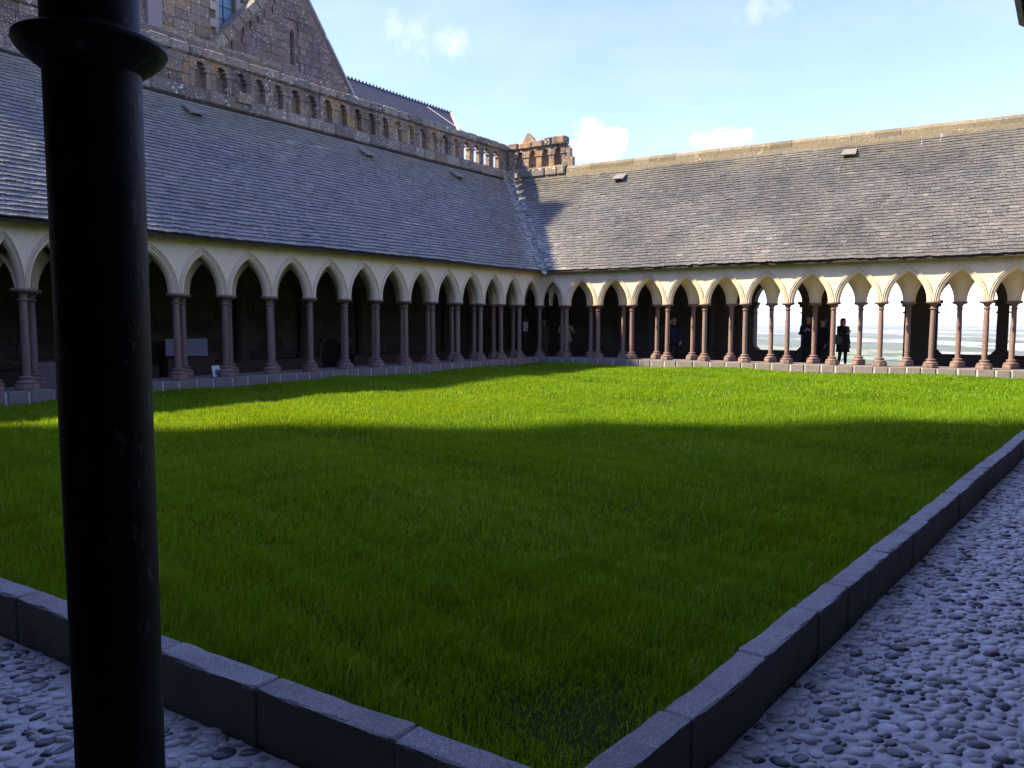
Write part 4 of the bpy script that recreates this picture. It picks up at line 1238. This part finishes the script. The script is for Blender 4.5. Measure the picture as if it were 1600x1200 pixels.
def fill(p0, dirv, nrm_, width, t0, t1, dens=1.0):
    t = t0; row = 0
    while t < t1:
        far = max(0.0, (t - 7) / 10); st = 0.046 * (1 + 0.5 * min(1, far))
        u = 0.02 + (row % 2) * st * 0.7
        while u < width - 0.015:
            if random.random() < 0.97:
                q = p0 + dirv * (t + random.gauss(0, st * .16)) + nrm_ * (u + random.gauss(0, st * .2))
                a = random.gauss(0.35, 0.5); big = st * random.uniform(0.85, 2.0); sm = big * random.uniform(0.55, 0.8)
                X = np.array([math.cos(a), math.sin(a), 0.0]); Y = np.array([-math.sin(a), math.cos(a), 0.0])
                h = random.uniform(0.010, 0.030)
                items.append(frame((q[0], q[1], ZP + random.uniform(-0.002, .004)), X * big, Y * sm, np.array([random.gauss(0, .002), random.gauss(0, .002), h])))
            u += st * random.uniform(1.05, 1.5)
        t += st * 0.80; row += 1
wdR = float((ci - ko3) @ N3); wdL = float((ci - ko4) @ N4)
fill(ko3, D3, N3, wdR, float((ci - ko3) @ D3) - 0.0, 13.5)
fill(ko4, D4, N4, wdL, float((co - ko4) @ D4) - .2, 7.0)
# trim pebbles that fall outside the frame by far
items = [m_ for m_ in items if in_view(m_[:3, 3], 0.25)]
# bed the pebbles side by side: biggest first, none running into its neighbours
extra = []
for m_ in items:
    for q_ in range(3):
        e_ = m_.copy(); k_ = random.uniform(0.45, 0.85); e_[:3, 0] *= k_; e_[:3, 1] *= k_; e_[:3, 2] *= max(k_, .7)
        e_[0, 3] += random.uniform(-.03, .03); e_[1, 3] += random.uniform(-.03, .03); extra.append(e_)
def on_strip(x, y):
    a_ = (x - ko3[0]) * N3[0] + (y - ko3[1]) * N3[1]; b_ = (x - ko4[0]) * N4[0] + (y - ko4[1]) * N4[1]
    return (a_ > 0.012 or b_ > 0.012) and a_ < wdR - .01 and b_ < wdL - .01
keep = []; grid = {}
for m_ in sorted(items, key=lambda q: -np.linalg.norm(q[:3, 0])) + extra:
    x_, y_ = m_[0, 3], m_[1, 3]
    if not on_strip(x_, y_): continue
    X_ = m_[:2, 0]; L_ = float(np.hypot(*X_)); S_ = float(np.linalg.norm(m_[:3, 1])); u_ = X_ / L_
    gx, gy = int(x_ // .1), int(y_ // .1); ok_ = True
    for i_ in (-1, 0, 1):
        for j_ in (-1, 0, 1):
            for (x2, y2, L2, S2, u2) in grid.get((gx + i_, gy + j_), ()):
                dx, dy = x_ - x2, y_ - y2; d_ = math.hypot(dx, dy) + 1e-9; ca = abs((dx * u_[0] + dy * u_[1]) / d_); cb = abs((dx * u2[0] + dy * u2[1]) / d_)
                r1 = 0.5 * (S_ + (L_ - S_) * ca * ca); r2 = 0.5 * (S2 + (L2 - S2) * cb * cb)
                if d_ < 0.80 * (r1 + r2): ok_ = False; break
            if not ok_: break
        if not ok_: break
    if ok_: grid.setdefault((gx, gy), []).append((x_, y_, L_, S_, u_)); keep.append(m_)
pieces('pebble', 'pebbles', keep, [tpl_pebble()], M['pebble'], pave, 300, smooth=True)

# ------------------------------------------------------------------ grass
def inside_lawn(x, y, m_=0.012):
    ok = np.ones(len(x), bool); c = LAWN.mean(0)
    for i in range(4):
        a, b = LAWN[i], LAWN[(i + 1) % 4]; e_ = b - a; n_ = np.array([-e_[1], e_[0]]) / np.linalg.norm(e_)
        s_ = 1 if (c - a) @ n_ > 0 else -1; ok &= (((x - a[0]) * n_[0] + (y - a[1]) * n_[1]) * s_) > m_
    return ok
def pnoise(x, y, f, ph):
    return (np.sin(x * f + ph) * np.cos(y * f * 1.13 + ph * 2) + np.sin(x * f * 2.1 + y * f * 1.7 + ph) * 0.5 + np.sin(y * f * 3.3 - x * f * 2.7) * 0.3) / 1.8
VV = []; LL = []; SS = []; TT = []; base = 0
def blades(d0, d1, dens, hgt, wid, nseg):
    global base
    lo = np.array([-14, 1.5]); hi = np.array([17, 29.5])
    y0, y1 = max(lo[1], d0), min(hi[1], d1)
    xw = min(17, 0.72 * d1 + 1.0); area = (2 * xw) * (y1 - y0); n = int(area * dens)
    x = rng.uniform(-xw, xw, n); y = rng.uniform(y0, y1, n)
    ok = inside_lawn(x, y) & (np.abs(x) < 0.70 * y + 0.8)
    bald = pnoise(x, y, 2.3, 1.0)
    corner = np.hypot(x - CN[0] - .12, y - CN[1] - .75)
    keep_p = np.clip(0.86 + 0.45 * bald, 0.3, 1) * np.clip(corner / 0.42, 0.25, 1)
    ok &= rng.random(n) < keep_p
    x, y = x[ok], y[ok]; n = len(x); corner = corner[ok]
    z = 0.045 + wob(x, y)
    h = hgt * rng.uniform(0.45, 1.3, n) * (1 + 0.3 * pnoise(x, y, 1.7, 3)) * (1 + 0.35 * pnoise(x, y, 8.0, 1.3)) * np.clip(corner / .8 + .35, .3, 1)
    ek = np.minimum(-((x - K3[0]) * N3[0] + (y - K3[1]) * N3[1]), -((x - K4[0]) * N4[0] + (y - K4[1]) * N4[1])); h[ek < 0.10] *= 1.3
    long_ = rng.random(n) < 0.02; h[long_] *= 1.7
    a = rng.uniform(0, 2 * np.pi, n); wv = np.stack([np.cos(a), np.sin(a), np.zeros(n)], 1) * (wid * rng.uniform(.6, 1.3, n))[:, None] / 2
    ld = pnoise(x, y, 0.9, 5) * 2 + rng.normal(0, 1.3, n); lean = np.stack([np.cos(ld), np.sin(ld), np.zeros(n)], 1) * (h * np.abs(rng.normal(0.25, 0.22, n)))[:, None]
    p = np.stack([x, y, z], 1); upv = np.array([0, 0, 1.0])
    tone = np.clip(0.46 + 0.26 * rng.normal(size=n) + 0.16 * pnoise(x, y, 1.2, 2) + 0.14 * pnoise(x, y, 7.0, 4), 0, 0.93); tone[rng.random(n) < 0.03] = 1.0
    if nseg == 2:
        m1 = p + lean * .35 + upv * (h * .55)[:, None]; tip = p + lean * 1.2 + upv * (h * np.clip(1 - 0.3 * np.linalg.norm(lean, axis=1) / h, .5, 1))[:, None]
        W = np.stack([p - wv, p + wv, m1 + wv * .8, m1 - wv * .8, tip], 1); f = np.array([0, 1, 2, 3, 3, 2, 4]); s_ = np.array([4, 3]); k = 5
    else:
        tip = p + lean + upv * h[:, None]; W = np.stack([p - wv, p + wv, tip], 1); f = np.array([0, 1, 2]); s_ = np.array([3]); k = 3
    off = base + np.arange(n) * k
    VV.append(W.reshape(-1, 3)); LL.append((f[None] + off[:, None]).ravel()); SS.append(np.tile(s_, n)); TT.append(np.repeat(tone, k)); base += n * k
blades(1.5, 5.0, 15000, 0.075, 0.0048, 2)
blades(5.0, 9.0, 6500, 0.070, 0.0060, 2)
blades(9.0, 15.0, 3600, 0.065, 0.010, 1)
blades(15.0, 29.5, 1700, 0.060, 0.018, 1)
gr = big_mesh('grass', np.concatenate(VV), np.concatenate(LL), np.concatenate(SS), M['grass'], None, np.concatenate(TT))
props(gr, 'short bright green grass covering the cloister garden', 'grass', None, 'stuff')

# ------------------------------------------------------------------ people
def skin_body(name, J, E_, rad, mats, matf, parent, sub=1):
    """J: name->(x,y,z); E_: edges; rad: name->radius. One continuous skinned surface."""
    names = list(J); me = bpy.data.meshes.new(name)
    me.from_pydata([J[k] for k in names], [(names.index(a), names.index(b)) for a, b in E_], [])
    o = bpy.data.objects.new(name, me); COL.objects.link(o)
    o.modifiers.new('s', 'SKIN'); md = o.modifiers.new('u', 'SUBSURF'); md.levels = sub; md.render_levels = sub
    for i, k in enumerate(names):
        r_ = rad[k]; r_ = r_ if isinstance(r_, tuple) else (r_, r_); me.skin_vertices[0].data[i].radius = r_
    me.skin_vertices[0].data[0].use_root = True
    dg = bpy.context.evaluated_depsgraph_get(); ev = o.evaluated_get(dg); nm = bpy.data.meshes.new_from_object(ev, depsgraph=dg)
    bpy.data.objects.remove(o); bpy.data.meshes.remove(me)
    nm.materials.clear()
    for m_ in mats: nm.materials.append(m_)
    for f in nm.polygons: f.use_smooth = True; f.material_index = matf(f.center)
    o = bpy.data.objects.new(name, nm); COL.objects.link(o)
    if parent is not None: o.parent = parent
    return o


def ellipsoid(name, c, r_, mat, parent, clip=None, n=14, rot=None, jitter=0.0, rd=None):
    b = bmesh.new(); bmesh.ops.create_uvsphere(b, u_segments=n, v_segments=n, radius=1.0)
    if clip: bmesh.ops.delete(b, geom=[v for v in b.verts if clip(v.co)], context='VERTS')
    for v in b.verts:
        k = 1 + (rd.uniform(-jitter, jitter) if rd else 0); v.co = Vector((v.co.x * r_[0] * k, v.co.y * r_[1] * k, v.co.z * r_[2] * k))
        if rot: v.co = rot @ v.co
        v.co += Vector(c)
    me = bpy.data.meshes.new(name); b.to_mesh(me); b.free(); me.materials.append(mat); me.polygons.foreach_set('use_smooth', [True] * len(me.polygons))
    o = bpy.data.objects.new(name, me); COL.objects.link(o); o.parent = parent; return o


def person(x, y, yaw, H, label, top, legs, hair, arms='down', female=False, coat=None, bag=None, hood=False, lean=0.0, shoes='black', legspread=0.10, turn=0.0):
    """faces local +Y before the yaw"""
    root = bpy.data.objects.new('person', None); COL.objects.link(root); root.location = (x, y, 0.004); root.rotation_euler = (0, 0, yaw)
    root.empty_display_size = 0.2; props(root, label, 'person')
    k = H / 1.75; sw = 0.175 if female else 0.195
    J = {}; rad = {}; Ed = []
    def j(n, p, r_, par=None):
        J[n] = (p[0] * k, p[1] * k, p[2] * k); rad[n] = tuple(q * k for q in r_) if isinstance(r_, tuple) else r_ * k
        if par: Ed.append((par, n))
    ly = lambda z: math.sin(lean) * max(0, z - 0.95)
    j('pelvis', (0, 0, 0.95), (0.150, 0.11)); j('belly', (0, ly(1.1), 1.10), (0.145, 0.105), 'pelvis'); j('chest', (0, ly(1.3), 1.30), (0.165, 0.115), 'belly')
    j('neckb', (0, ly(1.45), 1.45), (0.075, 0.065), 'chest'); j('neck', (0, ly(1.5) + .01, 1.52), 0.052, 'neckb'); j('jaw', (0, ly(1.6) + .03, 1.60), (0.062, 0.078), 'neck')
    j('skull', (0, ly(1.68) + .005, 1.675), (0.076, 0.096), 'jaw'); j('crown', (0, ly(1.72) - .005, 1.715), (0.058, 0.072), 'skull')
    for s_, n in ((-1, 'l'), (1, 'r')):
        j(n + 'hip', (s_ * 0.09, 0, 0.90), 0.095, 'pelvis'); st = legspread * s_ * 0.6
        j(n + 'knee', (s_ * 0.10 + st * .4, 0.015, 0.50), 0.060, n + 'hip'); j(n + 'calf', (s_ * 0.10 + st * .6, -0.01, 0.34), 0.056, n + 'knee')
        j(n + 'ank', (s_ * 0.10 + st, 0, 0.085), 0.040, n + 'calf'); j(n + 'ball', (s_ * 0.115 + st, 0.12, 0.035), (0.042, 0.032), n + 'ank'); j(n + 'toe', (s_ * 0.12 + st, 0.19, 0.026), (0.034, 0.022), n + 'ball')
        j(n + 'sh', (s_ * sw, ly(1.4), 1.40), 0.062, 'chest')
        mode = arms if isinstance(arms, str) else arms[0 if s_ < 0 else 1]
        if mode == 'down': el, wr, hd = (s_ * (sw + .055), ly(1.4) - .01, 1.12), (s_ * (sw + .06), .06, .88), (s_ * (sw + .05), .09, .80)
        elif mode == 'camera': el, wr, hd = (s_ * (sw + .10), .13 + ly(1.4), 1.20), (s_ * 0.085, .33 + ly(1.4), 1.46), (s_ * 0.05, .36 + ly(1.4), 1.53)
        elif mode == 'chest': el, wr, hd = (s_ * (sw + .07), .05, 1.16), (s_ * 0.09, .27, 1.25), (s_ * 0.04, .30, 1.29)
        else: el, wr, hd = (s_ * (sw + .08), .10, 1.20), (s_ * 0.12, .20, 1.50), (s_ * 0.10, .20, 1.58)
        j(n + 'el', el, 0.045, n + 'sh'); j(n + 'wr', wr, (0.028, 0.026), n + 'el'); j(n + 'palm', hd, (0.036, 0.018), n + 'wr')
        dv = Vector(hd) - Vector(wr); dv.normalize(); side = Vector((1, 0, 0)) if abs(dv.x) < .7 else Vector((0, 0, 1))
        if mode in ('camera', 'phone'): curl = Vector((-s_ * .5, -.2, .2))
        else: curl = Vector((-s_ * .35, .25, 0))
        for f in range(4):
            b0 = Vector(hd) + side * (f - 1.5) * 0.019 + dv * 0.03; L_ = (0.030, 0.035, 0.033, 0.026)[f]
            j(f'{n}f{f}a', b0, 0.0095, n + 'palm'); j(f'{n}f{f}b', b0 + dv * L_ + curl * .010, 0.0085, f'{n}f{f}a'); j(f'{n}f{f}c', b0 + dv * L_ * 1.5 + curl * .035, 0.007, f'{n}f{f}b')
        th = Vector(wr) + dv * 0.03 + side * (-s_) * 0.028
        j(n + 't0', th, 0.011, n + 'wr'); j(n + 't1', th + dv * .03 + side * (-s_) * .014, 0.0095, n + 't0')
    zc = 1.47 * k
    def matf(c):
        z = c.z / k; r_ = math.hypot(c.x, c.y) / k
        for n in ('l', 'r'):
            if (Vector(J[n + 'palm']) - c).length < 0.085 * k: return 3
        if z > 1.475 and abs(c.x) / k < .09 and (c.y / k) < 0.16 + ly(1.6): return 3
        if z < 0.075: return 2
        if z < 0.93 and not (abs(c.x) / k > 0.2 and z > .78): return 1
        return 0
    body = skin_body('body', J, Ed, rad, [M[top], M[legs], M[shoes], M['skin']], matf, root, 1)
    fy = ly(1.66)
    hz = 1.66 * k
    # face
    g = Geo(); c = Vector((0, (fy + 0.098) * k, 1.635 * k)); g.add([c + Vector(v) * k for v in ((-.014, -.01, -.01), (.014, -.01, -.01), (0, .022, -.012), (0, -.004, .035))], [(0, 1, 2), (0, 2, 3), (1, 3, 2), (0, 3, 1)]); g.build('nose', M['skin'], None).parent = root
    for s_ in (-1, 1):
        ellipsoid('eye', (s_ * .030 * k, (fy + .084) * k, 1.658 * k), (.011 * k, .008 * k, .007 * k), M['black'], root, n=8)
        ellipsoid('ear', (s_ * .078 * k, (fy + .0) * k, 1.645 * k), (.012 * k, .020 * k, .030 * k), M['skin'], root, n=8)
    ellipsoid('mouth', (0, (fy + .090) * k, 1.600 * k), (.022 * k, .008 * k, .005 * k), M['brownc'], root, n=8)
    rd = random.Random(int(x * 100))
    ellipsoid('hair', (0, (fy - .012) * k, 1.690 * k), (.090 * k, .108 * k, .088 * k), M[hair], root, clip=lambda v: v.y > 0.35 and v.z < 0.35, jitter=.04, rd=rd)
    if female: ellipsoid('hair', (0, (fy - .055) * k, 1.62 * k), (.085 * k, .06 * k, .12 * k), M[hair], root, jitter=.05, rd=rd)
    if coat:
        ln, mt = coat; g = Geo(); V = []; F = []; n = 20
        rows = [(1.42, .115, .09), (1.38, .205, .125), (1.25, .205, .150), (1.10, .190, .150), (0.98, .205, .165), ((0.98 + ln) / 2, .225, .180), (ln, .245, .195), (ln + .01, .23, .18)]
        for ri, (z, rx, ry) in enumerate(rows):
            for i in range(n):
                a = 2 * math.pi * i / n; wv = 1 + 0.045 * math.sin(3 * a + ri) * (ri > 3) + rd.uniform(-.012, .012)
                V.append((rx * math.cos(a) * wv * k, (ry * math.sin(a) * wv + ly(z)) * k, z * k))
        for i in range(len(rows) - 1):
            for q in range(n): F.append((i * n + q, i * n + (q + 1) % n, (i + 1) * n + (q + 1) % n, (i + 1) * n + q))
        m_ = mesh('coat', V, F, M[mt], None, smooth=True); m_.parent = root
        # collar / hood bunched at the neck
        g = Geo(); pts = []
        for i in range(13):
            a = 2 * math.pi * i / 12; pts.append((math.cos(a) * .10 * k, (math.sin(a) * .085 - .01 + ly(1.46)) * k, (1.455 - .02 * math.sin(a)) * k))
        g.tube(pts, [(.05 if hood else .026) * k * rd.uniform(.85, 1.15) for _ in pts], 8, cap=False); h = g.build('hood' if hood else 'collar', M[mt], None, True); h.parent = root
        for s_, nn_ in ((-1, 'l'), (1, 'r')):   # sleeves
            g = Geo(); a_, b_, c_ = (Vector(J[nn_ + q]) for q in ('sh', 'el', 'wr')); g.tube([a_, a_.lerp(b_, .5), b_, b_.lerp(c_, .5), b_.lerp(c_, .93)], [.078 * k, .066 * k, .060 * k, .052 * k, .046 * k], 10)
            sl = g.build('sleeve', M[mt], None, True); sl.parent = root
    if hood:   # fur at the shoulders
        for s_ in (-1, 1): ellipsoid('fur_trim', (s_ * .155 * k, (-.01) * k, 1.435 * k), (.095 * k, .09 * k, .065 * k), M['black'], root, jitter=.14, rd=rd, n=12)
    return root, k


def rpos(s_, off): p = WR.P(s_, off); return p[0], p[1]
# silhouetted woman at the open bay
x, y = rpos(10.18, 2.7)
pw, k = person(x, y, R(200), 1.70, 'person in black hooded coat with a shoulder bag, silhouetted against the open bay', 'black', 'black', 'hair', ('down', 'chest'), True, (0.60, 'black'), hood=True)
bag = Geo(); bag.lathe([(0.03, -.17), (.12, -.15), (.155, -.05), (.15, .06), (.10, .14), (.03, .16)], 14); bo = bag.build('shoulder_bag', M['teal'])
bo.data.transform(Matrix.Diagonal((1, .55, 1, 1))); shade_auto(bo, 60)
vx = Vector((math.cos(R(-17)), math.sin(R(-17)), 0))
bo.location = (x - 0.21, y - 0.12, 1.02); props(bo, 'grey-green shoulder bag worn by the silhouetted person', 'bag')
g = Geo(); g.tube([(x - .21, y - .13, 1.17), (x - .12, y - .20, 1.28), (x + .05, y - .20, 1.36), (x + .15, y - .06, 1.44)], .012, 6); st = g.build('strap', M['teal']); st.parent = bo; st.matrix_parent_inverse = Matrix.Translation(-bo.location)
# two in dark blue by the pier
x, y = rpos(9.02, 3.05); person(x, y, R(150), 1.80, 'person in dark blue jacket standing in shadow against the pier left of the open bay', 'blue', 'black', 'hair', 'chest', coat=(0.78, 'blue'))
x, y = rpos(9.45, 3.25); person(x, y, R(110), 1.68, 'person in black jacket half hidden behind the column between pier and silhouetted figure', 'black', 'black', 'hair', 'down', coat=(0.74, 'black'))
# navy figure holding a phone
x, y = rpos(4.46, 2.2); person(x, y, R(160), 1.76, 'person in navy clothes holding a phone to the face in the far gallery', 'blue', 'blue', 'hair', ('down', 'phone'), coat=(0.72, 'blue'), shoes='red')
# khaki photographer in the corner
x, y = rpos(0.22, 1.75); kp, k = person(x, y, R(178), 1.72, 'person in khaki jacket raising both hands to take a picture near the far corner', 'khaki', 'brownc', 'greyhair', 'camera', coat=(0.80, 'khaki'))
cx, cy = x, y - 0.40
g = Geo(); g.hexa([(cx - .065, cy - .02, 1.49), (cx + .065, cy - .02, 1.49), (cx + .065, cy + .03, 1.49), (cx - .065, cy + .03, 1.49), (cx - .065, cy - .02, 1.57), (cx + .065, cy - .02, 1.57), (cx + .065, cy + .03, 1.57), (cx - .065, cy + .03, 1.57)])
g.tube([(cx, cy - .02, 1.53), (cx, cy - .06, 1.53)], .03, 12); props(g.build('camera', M['black']), 'small black camera held up by the person in khaki', 'camera')
x, y = rpos(-0.98, 2.2); person(x, y, R(120), 1.70, 'person in olive jacket almost hidden behind the corner column', 'olive', 'brownc', 'hair', 'down', coat=(0.70, 'olive'))

# ------------------------------------------------------------------ small things in the galleries
# notice board on a post in the far corner
sx, sy = rpos(-1.50, 1.55)
vdir = Vector((-sx, -sy, 0)).normalized(); vr = Vector((-vdir.y, vdir.x, 0)); c0 = Vector((sx, sy, 0))
nb = thing('notice_board', (sx, sy, 0), 'white notice sheet on a dark post in the shade by the far corner', 'sign')
g = Geo(); g.tube([c0 + Vector((0, 0, .004)), c0 + Vector((0, 0, 1.72))], .022, 8); g.lathe([(.16, 0), (.16, .02), (.03, .05)], 16, (sx, sy, .004)); g.build('post', M['metal'], nb)
def board(c, hw, z0, z1, d_, mat, name, parent, th=.012):
    g = Geo(); P_ = []
    for zz in (z0, z1):
        for a, b in ((-hw, 0), (hw, 0), (hw, th), (-hw, th)): P_.append(tuple(c + vr * a + vdir * (d_ + b) + Vector((0, 0, zz))))
    g.hexa(P_); return g.build(name, mat, parent)
board(c0, .10, 1.22, 1.74, .03, M['metal'], 'backboard', nb)
board(c0, .095, 1.20, 1.58, .045, M['paper'], 'sheet', nb, .004)
board(c0 + vr * .055, .028, 1.21, 1.34, .052, M['ink'], 'printed_map', nb, .002)

# notice card leaning behind a column base in the left gallery
lc = Vector(WL.P(13.44, 0.15, 0)); u = Vector((WL.d[0], WL.d[1], 0)); nn = Vector((WL.n[0], WL.n[1], 0))
cd = thing('notice_card', (lc.x, lc.y, ZW), 'small white card with a printed figure leaning beside a left gallery column base', 'sign')
g = Geo(); P_ = []
for zz, bk in ((ZW + 0.003, 0.0), (ZW + .265, .07)):
    for a, b in ((-.11, 0), (.11, 0), (.11, .01), (-.11, .01)): P_.append(tuple(lc - u * (a * (0.9 if bk else 1)) + nn * (b + bk) + Vector((0, 0, zz))))
g.hexa(P_); g.build('card', M['paper'], cd)
g = Geo(); f0 = lambda a, h: tuple(lc - u * a + nn * (h * .27 - .004) + Vector((0, 0, ZW + h)))
for a0, a1, h0, h1 in ((-.03, .03, .06, .14), (-.012, .02, .14, .19), (-.05, -.035, .05, .17), (.035, .055, .04, .09)):
    g.add([f0(a0, h0), f0(a1, h0), f0(a1, h1), f0(a0, h1)], [(0, 1, 2, 3)])
g.build('printed_figure', M['ink'], cd, fix=False)

# wide pale panel behind the left columns
pn = thing('display_panel', WL.P(12.05, 3.1, 0), 'wide pale blue panel on a dark stand behind the column pair of the left gallery', 'panel')
g = Geo(); t0, t1 = 11.55, 12.78
g.hexa([WL.P(t0, 3.45, .62), WL.P(t1, 3.45, .66), WL.P(t1, 3.50, .66), WL.P(t0, 3.50, .62), WL.P(t0, 3.46, 1.11), WL.P(t1, 3.46, 1.11), WL.P(t1, 3.51, 1.11), WL.P(t0, 3.51, 1.11)])
g.build('panel', M['panel'], pn)
g = Geo()
wbox(g, WL, 11.3, 12.7, 3.52, 3.9, 0.003, .60); g.build('stand', M['dark'], pn)

# stone block and rope barrier at the far left
g = Geo(); wbox(g, WL, 16.25, 16.85, 1.35, 1.8, 0.003, 0.72, .01); o = g.build('stone_block', M['wallstone']); props(o, 'waist-high grey stone block in the left gallery beside the rope barrier', 'block')
rb = thing('rope_barrier', WL.P(18, 2.2, 0), 'dark rope barrier hanging between posts in the leftmost bays', 'barrier')
tposts = (15.6, 17.4, 19.2)
for tt in tposts:
    g = Geo(); p = WL.P(tt, 2.4); g.lathe([(.15, .003), (.15, .02), (.02, .05), (.02, .92), (.035, .94), (.035, .97), (.01, .99)], 14, (p[0], p[1], 0)); shade_auto(g.build('post', M['metal'], rb))
for a, b in zip(tposts[:-1], tposts[1:]):
    g = Geo(); g.tube([WL.P(a + (b - a) * q / 10, 2.4, .9 - .25 * (1 - (2 * q / 10 - 1) ** 2)) for q in range(11)], .016, 6); g.build('rope', M['brownc'], rb)

# ------------------------------------------------------------------ haze over the bay
b = bmesh.new(); bmesh.ops.create_cube(b, size=1.0)
me = bpy.data.meshes.new('haze'); b.to_mesh(me); b.free()
hz_ = bpy.data.objects.new('haze', me); COL.objects.link(hz_)
hz_.location = (0, 0, (-86 + 33) / 2); hz_.scale = (35400, 35400, 119)
hm = bpy.data.materials.new('haze_air'); hm.use_nodes = True
hn = hm.node_tree.nodes; hn.remove(hn['Principled BSDF'])
pv = hn.new('ShaderNodeVolumePrincipled'); pv.inputs['Density'].default_value = 0.00010
pv.inputs['Color'].default_value = (0.78, 0.86, 0.95, 1); pv.inputs['Anisotropy'].default_value = 0.2
hm.node_tree.links.new(pv.outputs[0], hn['Material Output'].inputs['Volume'])
me.materials.append(hm); props(hz_, 'pale haze over the distant fields', 'haze', None, 'stuff')
